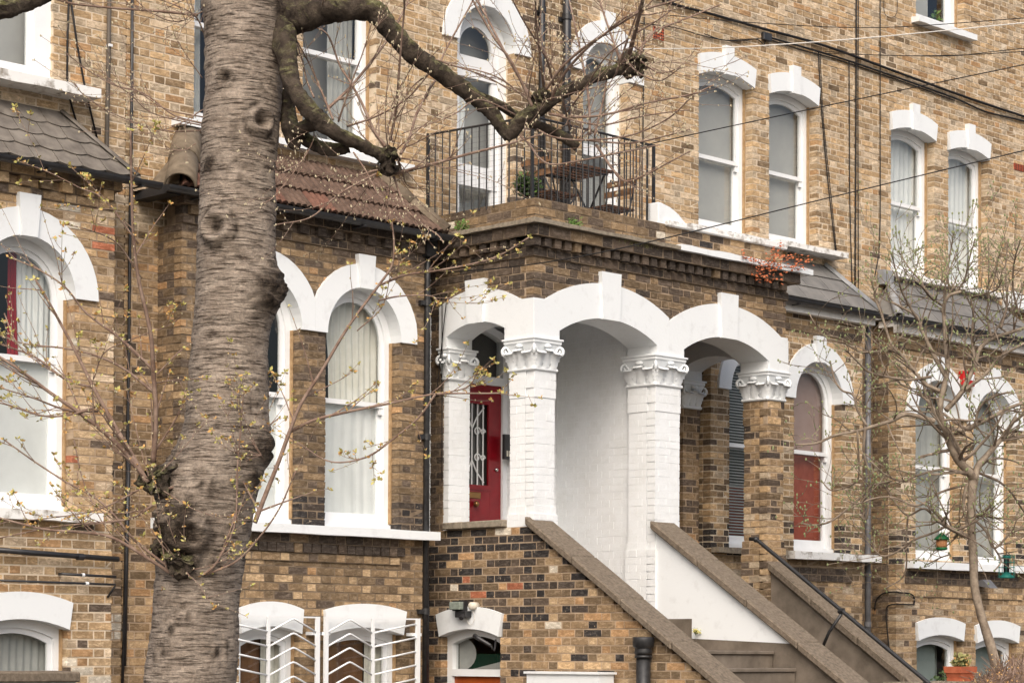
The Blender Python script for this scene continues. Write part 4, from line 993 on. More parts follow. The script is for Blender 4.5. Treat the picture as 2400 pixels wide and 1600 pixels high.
zc = 1.78
MB().prism([(ys, zc-.02), (ys, zs_), (ys-(zs_-1.69)/ms, 1.69)], 17.445, 17.69, 'y').build('plaster_panel', 'white_paint', BM)
MB().prism([(ys, 0), (ys, 1.60), (ys-(zs_-1.60)/ms, 1.60), (ys-zs_/ms, 0)], 17.45, 17.685, 'y').build('rendered_base', 'concrete', BM)
MB().prism([(ys, 1.58), (ys, 1.77), (ys-.0, 1.77), (ys-(zs_-1.70)/ms+.0, 1.70), (ys-(zs_-1.58)/ms, 1.58)], 17.449, 17.686, 'y').build('rendered_base', 'concrete', BM)
(yn, zn) = onX(1621, 1449, 17.44); MB().box(17.438, 17.46, yn, yn+.5, 1.5, zn).build('render_patch', 'concrete', BM)
coping(BM, 15.345, 2.855, .655, 17.385, 17.75, 7, .745)
BR = thing('balustrade', 'brown concrete stair balustrade with crumbling coping below the iron handrail', 'balustrade', (19.4, 13.5, 0))
slope_wall(BR, 15.315, 2.49, .688, 19.29, 19.52, 'rendered_wall', 'concrete'); coping(BR, 15.33, 2.50, .688, 19.24, 19.58, 6, .72, .08)
HRL = thing('handrail', 'black iron handrail sloping down beside the steps on one stanchion', 'handrail', (19.0, 13.5, 0))
(ya, za), (yb, zb_) = onX(1775, 1266, 19.02), onX(2150, 1578, 19.02); k = (za-zb_)/(ya-yb)
MB().tube([(19.02, ya+.10, za+.02), (19.02, ya+.02, za+.015), (19.02, ya-.02, za-.01), (19.02, yb, zb_), (19.02, yb-1.0, zb_-k), (19.02, yb-1.55, zb_-k*1.55)], .021, 10).build('rail', 'black_iron', HRL, True)
MB().ball((19.02, ya+.02, za+.012), .032, 10, 8).build('rail_end', 'black_iron', HRL, True)
(ys1, zs1), (ys2, zs2) = onX(1972, 1438, 19.02), onX(1922, 1522, 19.02)
MB().tube([(19.02, ys1, zs1), (19.02, (ys1+ys2)/2+.02, (zs1+zs2)/2), (19.02, ys2, zs2-.03)], .017, 8).build('stanchion', 'black_iron', HRL, True)
MB().tube([(19.02, ys1-.03, zs1+.03), (19.02, ys1+.03, zs1+.05-.02)], .028, 8).build('rail_collar', 'black_iron', HRL)
MB().tube([(19.02, yb-1.5, zb_-k*1.5), (19.02, yb-1.5, 0.05)], .018, 8).build('stanchion', 'black_iron', HRL, True)
# soil pipe standing by the stair wall, white low wall
vp = thing('soil_pipe', 'black cast iron soil pipe with a collared top against the stair wall', 'pipe', (15.55, 14.0, 0))
(yv, zv) = onX(1508, 1492, 15.56); MB().tube([(15.56, yv, 0), (15.56, yv, zv-.12)], .066, 16).build('pipe_shaft', 'black_iron', vp, True)
MB().lathe((15.56, yv, zv), [(.078, -.16), (.084, -.135), (.078, -.11), (.078, -.10), (.098, -.085), (.10, -.01), (.096, 0), (.08, 0), (.078, -.06)], 18).build('pipe_hopper', 'black_iron', vp, True)
MB().tube([(15.56, yv, zv-.19), (15.56, yv, zv-.165)], .08, 16).build('pipe_collar', 'black_iron', vp, True)
(yw0, zw) = onX(1234, 1577, 15.40); (yw1, _) = onX(1404, 1577, 15.40)
lw = thing('bin_store', 'low white painted enclosure wall beside the stair flank', 'wall', (15.4, (yw0+yw1)/2, 0)); MB().box(15.40, 15.60, yw1, yw0, 0, zw, .004).build('enclosure_wall', 'white_paint', lw); MB().box(15.38, 15.62, yw1-.02, yw0+.02, zw-.001, zw+.02).build('capping', 'white_paint', lw)
# lights above the basement door
sl_ = thing('security_light', 'black security lamp with ribbed glass above the basement door', 'lamp', (15.6, 16.3, 2.0))
(y0_, z1_), (y1_, z0_) = onX(1059, 1410, 15.56), onX(1083, 1428, 15.56)
MB().box(15.52, 15.60, y1_, y0_, z0_, z1_).build('glass', 'lamp_glass', sl_, bevel=.006); MB().box(15.575, 15.625, y1_-.01, y0_+.01, z0_-.01, z1_+.012).build('housing', 'black_plastic', sl_)
MB().box(15.55, 15.65, y1_-.06, y0_-.05, z0_-.075, z0_-.012).build('bracket', 'black_plastic', sl_, bevel=.006); MB().tube([(15.54, y1_-.03, z0_-.06), (15.50, y1_-.05, z0_-.085)], .022, 8).build('sensor', 'black_plastic', sl_)
cc = thing('camera_unit', 'black bullet camera hanging under the white head of the basement doorway', 'camera', (15.6, 16.0, 1.75))
p_, q_ = (Vector((15.62, *onX(1112, 1489, 15.62))), Vector((15.60, *onX(1150, 1512, 15.60)))); MB().tube([p_, p_.lerp(q_, .3), p_.lerp(q_, .32), q_], [.024, .024, .018, .018], 12).build('barrel', 'black_plastic', cc, True); MB().tube([q_, q_+Vector((.03, -.02, -.05)), q_+Vector((.07, 0, .06))], .010, 8).build('arm', 'black_plastic', cc, True)
wb = thing('alarm_sounder', 'small round cream sounder with a dangling white wire beside the security lamp', 'alarm', (15.6, 15.9, 2.0))
(yy, zz) = onX(1104, 1419, 15.58); MB().tube([(15.66, yy, zz), (15.58, yy, zz)], .038, 14).ball((15.58, yy, zz), (.02, .038, .038), 12, 6).build('dome', 'cream_plastic', wb, True)
pts = [onX(u, v, 15.615) for u, v in ((1100, 1428), (1094, 1448), (1098, 1460), (1106, 1462), (1112, 1448), (1108, 1430))]; MB().tube(catmull([(15.615, a, b) for a, b in pts], 5), .003, 5).build('wire', 'cable_white', wb)
# ================================================================== BALCONY
RL = thing('balcony_railing', 'black iron balcony railing with thin upright bars and wire netting', 'railing', (16.6, 15.5, 5.95))
rz0, rz1 = 5.93, 6.762; xa, xb, ya_, yb_ = 15.76, 17.53, 15.43, YM-.02
xw = 15.60
for p, q in (((xw, yb_), (xa, ya_)), ((xa, ya_), (xb, ya_)), ((xb, ya_), (xb, yb_))):
    MB().tube([(*p, rz1), (*q, rz1)], .012, 6).build('top_rail', 'black_iron', RL)
for p in ((xw, yb_), (xa, ya_), (xb, ya_), (xb, yb_)): MB().box(p[0]-.013, p[0]+.013, p[1]-.013, p[1]+.013, rz0, rz1+.012).build('post', 'black_iron', RL)
bar = None
spots = [(lerp(xw, xa, (k+1)/14), lerp(yb_, ya_, (k+1)/14)) for k in range(13)]+[(lerp(xa, xb, (k+1)/20), ya_) for k in range(19)]+[(xb, lerp(ya_, yb_, (k+1)/14)) for k in range(13)]
for (x, y) in spots:
    if bar is None: bar = MB().tube([(0, 0, rz0), (0, 0, rz1)], .0075, 6).build('bar', 'black_iron', RL); o = bar
    else:
        o = bar.copy(); COL.objects.link(o)
    o.location = (x, y, 0)
net = MB()
for k in range(1, 16):
    z = lerp(rz0, rz1, k/16); net.tube([(xw+.012, yb_, z), (xa+.012, ya_+.012, z), (xb-.012, ya_+.012, z)], .0011, 3)
for k in range(26): y = lerp(yb_, ya_, k/26); net.tube([(lerp(xw, xa, k/26)+.012, y, rz0), (lerp(xw, xa, k/26)+.012, y, rz1)], .0011, 3)
for k in range(36): x = lerp(xa, xb, k/36); net.tube([(x, ya_+.012, rz0), (x, ya_+.012, rz1)], .0011, 3)
net.build('wire_netting', 'grey_pipe', RL)
FLZ = Z+.316
tx, tz = onY(1343, 402, 16.05); tz = 6.50
TB = thing('folding_table', 'slatted wooden folding table on the balcony with crossed black metal legs', 'table', (tx, 16.05, FLZ))
for k in range(7): a = -.29+.58*k/6; MB().box(tx-.29, tx+.29, 16.05+a-.032, 16.05+a+.032, tz-.012, tz+.008).build('slat', 'slat_dark', TB)
for s in (-1, 1):
    x = tx+s*.22
    MB().tube([(x, 16.05-.25, FLZ), (x, 16.05+.22, tz-.015)], .011, 6).build('leg', 'black_iron', TB); MB().tube([(x+.02*s, 16.05+.25, FLZ), (x+.02*s, 16.05-.22, tz-.015)], .011, 6).build('leg', 'black_iron', TB)
    MB().tube([(tx-.28, 16.05+s*.22, tz-.022), (tx+.28, 16.05+s*.22, tz-.022)], .010, 6).build('table_rail', 'black_iron', TB)
def chair(u, v, Y, face, label):
    cx, _ = onY(u, v, Y); zs2 = FLZ+.45; t = thing('folding_chair', label, 'chair', (cx, Y, FLZ), 'folding chairs on the balcony')
    for k in range(5): a = -.17+.34*k/4; MB().box(cx+a-.028, cx+a+.028, Y-.19, Y+.19, zs2-.008, zs2+.012).build('seat_slat', 'slat_dark', t)
    for s in (-1, 1):
        y = Y+s*.18; b = -face
        MB().tube([(cx-b*.20, y, FLZ), (cx+b*.13, y, zs2), (cx+b*.24, y, FLZ+.82)], .009, 6).build('back_leg', 'black_iron', t); MB().tube([(cx+b*.22, y*.999, FLZ), (cx-b*.16, y, zs2-.01)], .009, 6).build('leg', 'black_iron', t)
    for zz in (.62, .73): MB().box(cx-face*(.115+.35*(zz-.45))-.006*1-.010, cx-face*(.115+.35*(zz-.45))+.010, Y-.20, Y+.20, FLZ+zz, FLZ+zz+.06).build('back_slat', 'slat_wood', t)
chair(1425, 477, 15.95, -1, 'wooden slatted folding chair backing onto the far end of the balcony railing')
chair(1292, 442, 15.85, 1, 'wooden slatted folding chair between the balcony shrub and the folding table')
def leafblob(c, r, n, size, seed=0, flat=.35):
    rnd = random.Random(seed); m = MB()
    for _ in range(n):
        while True:
            q = Vector((rnd.uniform(-1, 1), rnd.uniform(-1, 1), rnd.uniform(-1, 1)))
            if q.length < 1: break
        q = q*(.55+.45*rnd.random()); p = Vector(c)+Vector((q.x*r[0], q.y*r[1], q.z*r[2]))
        d = (Vector((rnd.uniform(-1, 1), rnd.uniform(-1, 1), rnd.uniform(-.3, 1))).normalized()); s = d.orthogonal().normalized()*size*flat; L = size*rnd.uniform(.6, 1.3)
        m.quad(p, p+d*L*.5+s, p+d*L, p+d*L*.5-s)
    return m
sx, sz = onY(1234, 442, 15.72)
SH = thing('potted_shrub', 'small glossy green shrub at the corner of the balcony', 'shrub', (sx, 15.72, FLZ))
leafblob((sx, 15.72, sz+.02), (.17, .15, .15), 520, .05, 3).build('foliage', 'leaf_dark', SH)['kind'] = 'stuff'; leafblob((sx, 15.7, sz+.04), (.16, .14, .14), 200, .05, 4).build('young_leaves', 'leaf_green', SH)['kind'] = 'stuff'
MB().tube([(sx, 15.72, FLZ+.1), (sx+.02, 15.72, sz)], .012, 6).build('stem', 'twig_dark', SH); MB().lathe((sx, 15.72, FLZ), [(.09, 0), (.12, .2), (.13, .2), (.13, .23), (.11, .23)], 14).build('pot', 'terracotta', SH)
# weeds on the ledge
def weed(u, v, Y, r, n, size, mat, label, seed, X=None, name='weed'):
    if X: y, z = onX(u, v, X); p = (X, y, z)
    else: x, z = onY(u, v, Y); p = (x, Y, z)
    t = thing(name, label, 'plant', (p[0], p[1], p[2]-r*.6)); leafblob(p, (r*1.2, r*.8, r*.75), n, size, seed).build('leaves', mat, t)['kind'] = 'stuff'
    m = MB(); rnd = random.Random(seed)
    for _ in range(6): m.tube([(p[0], p[1]+.01, p[2]-r*.8), (p[0]+rnd.uniform(-r, r)*.6, p[1], p[2]+r*.3)], .003, 4)
    m.build('stems', 'leaf_green', t)
weed(1345, 526, YP-.08, .10, 150, .035, 'leaf_green', 'bright green fern tuft growing on the porch ledge', 11)
weed(1083, 532, 0, .10, 130, .035, 'leaf_green', 'green ferns rooted on the porch ledge by the gutter end', 12, X=X0-.06)
weed(1025, 540, 0, .06, 60, .03, 'leaf_green', 'tiny green weed sprouting over the gutter outlet', 13, X=X0-.03)
weed(1685, 556, YM-.16, .07, 80, .035, 'leaf_green', 'small green fern below the long upper window sill', 14)
weed(1613, 586, YP-.10, .04, 40, .025, 'leaf_green', 'tiny weed where the white ledge begins', 15)
weed(1632, 1478, 0, .05, 50, .03, 'leaf_lime', 'tiny weed growing from the stair landing edge', 16, X=17.40)
gx, gz = onY(1490, 572, YP-.08); GR = thing('grass_tuft', 'dry yellow green grass tuft on the porch ledge', 'grass', (gx, YP-.08, gz-.04)); m = MB(); rnd = random.Random(5)
for _ in range(260):
    x = gx+rnd.gauss(.05, .16); b = Vector((x, YP-.05+rnd.uniform(-.07, .05), gz-.03)); h = rnd.uniform(.04, .13)*(1 if x < gx+.12 else .7); t_ = b+Vector((rnd.uniform(-.05, .05), rnd.uniform(-.04, .02), h)); m.quad(b+Vector((-.003, 0, 0)), b+Vector((.003, 0, 0)), t_)
m.build('blades', 'grass_dry', GR)['kind'] = 'stuff'; leafblob((gx-.05, YP-.06, gz), (.12, .05, .05), 90, .03, 8).build('leaves', 'leaf_green', GR)['kind'] = 'stuff'
BS = thing('beech_sprout', 'spray of rust red withered leaves overhanging the white ledge', 'plant', (*onY(1775, 625, YP-.05)[:1], YP-.05, onY(1775, 625, YP-.05)[1])); lm = MB(); sm = MB(); rnd = random.Random(9)
for path in ([(1775, 640), (1795, 605), (1812, 580)], [(1795, 612), (1840, 612), (1885, 618)], [(1785, 618), (1765, 608), (1745, 600)], [(1790, 625), (1840, 628), (1880, 632)], [(1800, 618), (1850, 600), (1890, 606)], [(1775, 635), (1785, 650), (1800, 655)]):
    P = catmull([Vector((*((q := onY(u, v, YP-.12-.1*rnd.random()))[:1]), YP-.14-.1*rnd.random(), q[1])) for u, v in path], 6); sm.tube(P, .004, 4)
    for p in P[1:]:
        for _ in range(5):
            o = p+Vector((rnd.gauss(0, .045), rnd.gauss(0, .04), rnd.gauss(0, .03))); d = Vector((rnd.uniform(-1, 1), rnd.uniform(-1, 1), rnd.uniform(-1, .6))).normalized(); s = d.orthogonal().normalized()*.014; lm.quad(o, o+d*.018+s, o+d*.038, o+d*.018-s)
sm.build('stems', 'twig_dark', BS); lm.build('withered_leaves', 'leaf_rust', BS)['kind'] = 'stuff'
# ================================================================== CURTAINS AND BLINDS
yb = YB+.27; ym = YM+.30
drape('white net curtain in the arched bay window above the black waste pipes', 'curtain', 'net_curtain', 10.72, 11.12, 2.8, 5.05, yb, 'net_white', .018, 7)
drape('narrow crimson curtain tied back beside a white net curtain', 'curtain', 'side_curtain', 10.66, 10.80, 3.9, 5.05, yb-.03, 'curtain_red', .012, 3, lambda t: (.15-.15*(1-abs(2*t-1))*0, .75 if t > .6 else .75+.25*(1-t/.6)))
blind('pale half blind across the lower sash behind the crimson curtain', 10.30, 11.10, 2.85, 4.03, yb-.05, 'net_white')
blind('plain grey blind in the upper window over the scalloped slate roof', 10.3, 11.08, 6.5, 8.2, ym-.05, 'blind_grey')
drape('grey net curtain in the basement window below the black waste pipes', 'curtain', 'net_curtain', 10.28, 11.09, .6, 1.85, yb-.04, 'net_grey', .015, 11)
def dB(t): return (.20+.14*(1-t)**1.0 if t > .45 else .277-.10*(1-t/.45)*0+.0, 1.0)
drape('cream curtain drawn across the arched window above the right hand chevron guard'.replace('right hand chevron guard', 'guarded basement window next to the downpipe'), 'curtain', 'cream_curtain', 14.05, 14.88, 2.82, 5.06, yb, 'curtain_cream', .028, 8, lambda t: (.22 if t > .75 else .30-.08*t, 1.0))
drape('thin white net curtain over the lower sash behind the cream curtain', 'curtain', 'net_curtain', 14.04, 14.90, 2.82, 3.97, yb-.05, 'net_white', .010, 7)
drape('cream curtain in the arched window half hidden by the cherry trunk', 'curtain', 'cream_curtain', 12.80, 13.66, 2.82, 5.06, yb, 'curtain_cream', .025, 8, lambda t: (0, .62))
drape('white net over the lower sash half hidden by the cherry trunk', 'curtain', 'net_curtain', 12.80, 13.66, 2.82, 3.97, yb-.05, 'net_white', .010, 7)
for o, s in ((bb1, 'the basement window next to the downpipe'), (bb2, 'the basement window next to the cherry trunk')):
    blind('brown wooden blind behind the white guard of '+s, o.l+.05, o.r-.26, .6, 1.80, yb, 'blind_brown')
    drape('beige curtain edge behind the white guard of '+s, 'curtain', 'side_curtain', o.r-.27, o.r-.05, .6, 1.80, yb-.03, 'curtain_cream', .02, 4)
drape('grey curtain in the upper window over the rounded hip tile', 'curtain', 'side_curtain', 12.74, 13.0, 6.45, 8.2, ym, 'net_grey', .03, 4)
drape('grey curtain at the edge of the upper window over the ribbed tile roof', 'curtain', 'side_curtain', 14.55, 14.88, 6.45, 8.2, ym, 'net_grey', .03, 5)
blind('dim grey blind in the upper window over the ribbed tile roof', 14.03, 14.88, 6.45, 8.25, ym+.35, 'blind_grey')
drape('white curtain inside the balcony door next to the railing corner', 'curtain', 'net_curtain', 16.08, 16.5, 5.75, 7.5, ym, 'net_white', .03, 5, lambda t: (0, .55+.3*t))
blind('grey screen inside the tall balcony door near the potted shrub', 16.05, 16.90, 5.75, 8.2, ym+.10, 'blind_grey')
blind('pale grey blind in the balcony door behind the folding table', 17.9, 18.58, 5.75, 8.2, ym, 'blind_grey')
blind('grey roller blind in the upper window nearest the balcony', 19.86, 20.70, 6.45, 8.22, ym-.04, 'blind_grey')
blind('grey roller blind in the upper window above the rust red leaves', 21.12, 21.92, 6.45, 8.22, ym-.04, 'blind_grey')
blind('pink blind in the upper sash of the bay window beside the grey downpipe', 21.14, 21.97, 3.95, 5.02, yb-.02, 'blind_pink')
blind('red blind in the lower sash of the bay window beside the grey downpipe', 21.14, 21.95, 2.85, 3.94, yb-.01, 'blind_red')
VB = thing('venetian_blind', 'grey venetian blind of thin slats in the window behind the brick column', 'blind', (20.35, yb, 2.85))
for k in range(66):
    z = 2.86+k*.033; MB().quad((19.98, yb-.012, z), (20.76, yb-.012, z), (20.76, yb+.012, z+.016), (19.98, yb+.012, z+.016)).build('slat', 'blind_slat', VB)
blind('reddish inner blind behind the grey venetian slats', 19.98, 20.76, 2.85, 3.5, yb+.06, 'blind_red')
for o, s in ((ud1, 'next to the black wall cables'), (ud2, 'next to the louvred air brick')):
    drape('white net curtain in the upper window '+s, 'curtain', 'net_curtain', o.l+.03, o.r+.06, o.zb+.05, o.zs+.1, ym-.02, 'net_white', .02, 9)
for o, s in ((d1, 'behind the green topped bird feeder'), (d2, 'behind the teal caged bird feeder')):
    drape('grey net curtain in the bay window '+s, 'curtain', 'net_curtain', o.l+.04, o.r+.02, 2.8, o.zs+.5, yb+.02, 'net_grey', .01, 6)
for o, s in ((db1, 'above the terracotta flower pot'), (db2, 'behind the slender pale trunk')):
    blind('pale green blind in the basement window '+s, o.l+.05, o.r-.2, .6, 1.83, yb, 'blind_green'); blind('dark green inner panel in the basement window '+s, o.r-.25, o.r-.04, .6, 1.83, yb+.08, 'feeder_green' if 0 else 'blind_green')
blind('grey blind in the top storey window with a house plant', 24.1, 24.72, 9.7, 11.0, ym, 'blind_grey')
hp = thing('house_plant', 'green house plant standing inside the top storey window', 'plant', (24.86, ym, 9.65)); leafblob((24.86, ym-.03, 9.82), (.08, .06, .14), 120, .06, 21).build('leaves', 'leaf_green', hp)['kind'] = 'stuff'; MB().lathe((24.86, ym-.03, 9.63), [(.05, 0), (.065, .1), (.06, .1)], 10).build('pot', 'cream_plastic', hp)
# ================================================================== WINDOW GUARDS
yg = YB-.10
def guard(posts, peak, zz, label):
    t = thing('window_guard', label, 'window guard', (posts[1][0], yg, .6), 'white chevron window guards')
    xs = [onY(u, 1500, yg)[0] for u, w_ in posts]; xp = onY(peak, 1500, yg)[0]; zt = onY(870, 1449, yg)[1]
    for x, (u, w_) in zip(xs, posts): MB().box(x-w_, x+w_, yg-.012, yg+.012, .60, zt+.01).build('post', 'white_gloss', t)
    MB().box(xs[0]-.02, xs[2]+.02, yg-.006, yg+.006, zt-.004, zt+.010).build('top_rail', 'white_gloss', t)
    MB().box(xs[0]-.02, xs[2]+.02, yg-.006, yg+.006, .60, .62).build('bottom_rail', 'white_gloss', t)
    for x in xs[::2]: MB().box(x-.06, x+.06, yg+.01, YB+.0, zt-.16, zt-.13).build('wall_bracket', 'white_gloss', t)
    st = .132; first = zt-.015
    rise = .125 if peak > posts[1][0]-0 else .125
    chev_l, chev_r, (sh0, sh1) = (xs[0], xs[1], (xs[1], xs[2])) if peak < posts[1][0] else (xs[1], xs[2], (xs[1], xs[0]))
    for k in range(9):
        z = first-k*st
        zpeak = z; zl = z-.125
        if zpeak > .65:
            MB().tube([(chev_l, yg, zl), (xp-.03, yg, zpeak-.008), (xp, yg, zpeak), (xp+.03, yg, zpeak-.008), (chev_r, yg, zl)], .0095, 8).build('chevron_bar', 'white_gloss', t, True)
            MB().tube([(sh0, yg, zl+.005), (sh1, yg, zl+.10)], .0095, 8).build('sloping_bar', 'white_gloss', t, True)
guard([(764, .022), (874, .014), (979, .024)], 820, 0, 'white metal window guard with chevron bars next to the black downpipe')
guard([(515, .02), (629, .014), (744, .022)], 688, 0, 'white metal window guard with chevron bars next to the cherry trunk')
# ================================================================== SMALL THINGS ON HOUSE D
al = thing('alarm_box', 'red burglar alarm box with a white label between the arched windows', 'alarm', (24.6, YB-.05, 4.9))
(ax0, az1), (ax1, az0) = onY(2258, 872, YB-.08), onY(2284, 906, YB-.08)
MB().box(ax0, ax1, YB-.09, YB-.001, az0, az1+.02).build('case', 'alarm_red', al, bevel=.01); MB().box(lerp(ax0, ax1, .35), ax1-.02, YB-.094, YB-.085, lerp(az0, az1, .45), az1-.01).build('white_label', 'white_gloss', al)
fl = thing('floodlight', 'dark grey floodlight below the white sill behind the pale trunk', 'lamp', (24.9, YB-.1, 2.4)); q, z = onY(2306, 1367, YB-.08)
MB().prism([(-.13, -.06), (-.02, .05), (.10, .03), (.12, -.02)], q-.09, q+.09, 'y').build('housing', 'grey_pipe', fl).location = (0, 0, 0)
for o in fl.children: o.data.transform(Matrix.Translation((0, YB-.10, z)))
MB().box(q-.03, q+.03, YB-.05, YB, z-.03, z+.05).build('bracket', 'black_plastic', fl)
# low wall in front of house A
ga, gzz = onY(186, 1572, YB-.5); gA = thing('area_wall', 'low white wall with rough stone coping before the basement window with grey nets', 'wall', (ga-.6, YB-.4, 0)); MB().box(ga-2.5, ga-.02, YB-.48, YB-.30, 0, gzz-.09).build('wall_body', 'white_paint', gA)
for k in range(3): MB().box(ga-.85*(k+1)+.004, ga-.85*k-.004, YB-.53, YB-.25, gzz-.09, gzz, .005).build('coping_stone', 'coping_stone', gA, bevel=.012)
# garden wall, pot, hedge
YG = 13.2
gx0, gz = onY(2140, 1597, YG); gw = thing('garden_wall', 'low brown stone garden wall under the terracotta flower pot', 'wall', (gx0+2, YG, 0)); MB().box(gx0, gx0+5, YG, YG+.3, 0, gz-.05).build('wall_body', 'render_grey', gw); 
for k in range(6): MB().box(gx0-.04+k*.85, gx0+.80+k*.85, YG-.03, YG+.33, gz-.05, gz, .004).build('coping_stone', 'stone', gw)
fx_, _ = onY(2251, 1590, YG+.14); FPz = gz
pot = thing('flower_pot', 'rectangular terracotta trough of cream variegated leaves on the garden wall', 'flower pot', (fx_, YG+.14, FPz)); w2 = .145
mp = MB()
for za, zb_, e0, e1 in ((0, .03, .83, .85), (.03, .085, .80, .92), (.085, .15, 1.0, 1.04)):
    b = len(mp.v)
    for zz, e in ((za, e0), (zb_, e1)): mp.v += [(fx_-w2*e, YG+.14-.10*e, FPz+zz), (fx_+w2*e, YG+.14-.10*e, FPz+zz), (fx_+w2*e, YG+.14+.10*e, FPz+zz), (fx_-w2*e, YG+.14+.10*e, FPz+zz)]
    mp.f += [(b+k, b+(k+1) % 4, b+4+(k+1) % 4, b+4+k) for k in range(4)]+[(b, b+1, b+2, b+3), (b+4, b+5, b+6, b+7)]
mp.build('trough', 'terracotta', pot)
leafblob((fx_, YG+.13, FPz+.20), (.15, .09, .10), 200, .055, 31, .3).build('cream_leaves', 'grass_dry', pot)['kind'] = 'stuff'; leafblob((fx_, YG+.13, FPz+.19), (.14, .09, .08), 90, .05, 32).build('green_leaves', 'leaf_dark', pot)['kind'] = 'stuff'; leafblob((fx_, YG+.13, FPz+.19), (.14, .09, .08), 70, .045, 33).build('rusty_leaves', 'leaf_orange', pot)['kind'] = 'stuff'
bx_, bz_ = onY(2212, 1585, YG+.5); bu = thing('low_shrub', 'feathery green shrub tucked behind the terracotta trough', 'shrub', (bx_, YG+.5, .0)); leafblob((bx_, YG+.5, bz_-.1), (.16, .12, .20), 320, .05, 41).build('foliage', 'leaf_dark', bu)['kind'] = 'stuff'; MB().tube([(bx_, YG+.5, 0), (bx_, YG+.5, bz_-.1)], .02, 6).build('stem', 'twig_dark', bu)
rnd = random.Random(77); hm = MB(); lm = MB()
for _ in range(420):
    u = rnd.uniform(2300, 2420); hgt = 1600-rnd.random()*75*min(1, (u-2285)/70); Y = YG-.1+rnd.uniform(-.35, .35); x, z = onY(u, 1606, Y); x2, z2 = onY(u+rnd.uniform(-25, 25), hgt, Y+rnd.uniform(-.15, .15))
    hm.tube(catmull([(x, Y, z-.15), ((x+x2)/2+rnd.uniform(-.04, .04), Y, (z+z2)/2), (x2, Y+rnd.uniform(-.1, .1), z2)], 3), [.004]*6+[.0015], 4)
    for _ in range(2): p = Vector((lerp(x, x2, rnd.random()), Y+rnd.uniform(-.1, .1), lerp(z, z2, rnd.random()))); d = Vector((rnd.uniform(-1, 1), rnd.uniform(-1, 1), rnd.uniform(-1, 1))).normalized(); s = d.orthogonal().normalized()*.006; lm.quad(p, p+d*.012+s, p+d*.025, p+d*.012-s)
hx, _ = onY(2360, 1600, YG-.1); hd_ = thing('hedge', 'tangle of brown winter hedge twigs around the foot of the pale trunk', 'hedge', (hx, YG-.1, 0)); hm.build('twigs', 'twig', hd_)['kind'] = 'stuff'; lm.build('dead_leaves', 'leaf_orange', hd_)['kind'] = 'stuff'
m = MB()
for _ in range(40): x = hx+rnd.uniform(-.4, .6); m.tube([(x, YG-.1+rnd.uniform(-.2, .2), 0), (x+rnd.uniform(-.1, .1), YG-.1, 1.3)], .008, 5)
m.build('stems', 'twig_dark', hd_)['kind'] = 'stuff'
# ================================================================== OVERHEAD WIRES
def wire(pts, label, r=.006, mat='cable', sag=0):
    P = [Vector((*((q := onY(u, v, Y))[:1]), Y, q[1])) for u, v, Y in pts]; o = MB().tube(catmull(P, 8), r, 5).build('overhead_wire', mat); tag(o, label, 'wire', 'telephone wires strung to the houses'); return o
wire([(1020, 640, YM-.05), (1230, 622, 15.2), (1500, 572, 14.2), (1950, 462, 13.2), (2400, 353, 12.3), (2800, 255, 11.6)], 'black telephone wire crossing the porch cornice and the grey blinds', .006)
wire([(1490, 345, 16.6), (1639, 312, 15.2), (2000, 235, 14.2), (2400, 152, 13.0), (2800, 66, 12)], 'black telephone wire crossing the heads of the upper windows', .006)
wire([(1500, 115, YM-.05), (1700, 112, 15.6), (2000, 92, 14.6), (2400, 54, 13.2), (2800, 14, 12)], 'pale telephone wire in front of the upper wall', .006, 'cable_white')
wire([(1560, 36, YM-.05), (1800, 56, 15.8), (2063, 65, 15), (2400, 43, 13.5), (2800, 12, 12)], 'sagging black telephone wire just under the top storey window', .005)
wire([(1934, 121, YM-.05), (2063, 130, 15.8), (2230, 130, 15), (2400, 121, 14), (2800, 92, 12.5)], 'pair of sagging black telephone wires, upper strand', .0045)
wire([(1934, 125, YM-.05), (2063, 129.5, 15.75), (2230, 131.5, 14.9), (2400, 114, 13.9), (2800, 82, 12.4)], 'pair of sagging black telephone wires, lower strand', .0045)
# ================================================================== CHERRY TREE
K = 2400/2352
DT = 12.0
edges = [(-420, 560, 640), (-300, 540, 650), (-170, 500, 655), (-80, 475, 662), (0, 462, 664), (60, 468, 660), (120, 471, 655), (200, 472, 650), (260, 466, 645), (300, 462, 640), (400, 462, 633), (500, 456, 632), (600, 450, 632), (700, 447, 628), (800, 440, 616), (900, 431, 616), (980, 420, 616), (1040, 396, 612), (1100, 374, 602), (1150, 371, 588), (1200, 370, 580), (1300, 360, 560), (1400, 352, 549), (1500, 339, 545), (1568, 330, 541), (1750, 320, 545), (1950, 305, 560), (2260, 270, 590)]
CH = thing('cherry_tree', 'big cherry tree with ringed grey bark, knots and mossy pollarded limbs', 'tree', tuple(atd(435*K, 2260*K, DT))[:2]+(0,))
def edge_at(v):
    for (v0, l0, r0), (v1, l1, r1) in zip(edges, edges[1:]):
        if v0 <= v <= v1: t = (v-v0)/(v1-v0); t = t*t*(3-2*t)*.5+t*.5; return lerp(l0, l1, t), lerp(r0, r1, t)
def knot(u, v, r, h, kind, rz=1.0):
    l, rr = edge_at(v); c = (l+rr)/2; R = (rr-l)/2; s = max(-.97, min(.97, (u-c)/R)); dpt = math.sqrt(1-s*s)
    p = atd(u*K, v*K, DT)-Fv*(R*K*DT/FPX*dpt); return (p, r*K*DT/FPX, h, kind, rz)
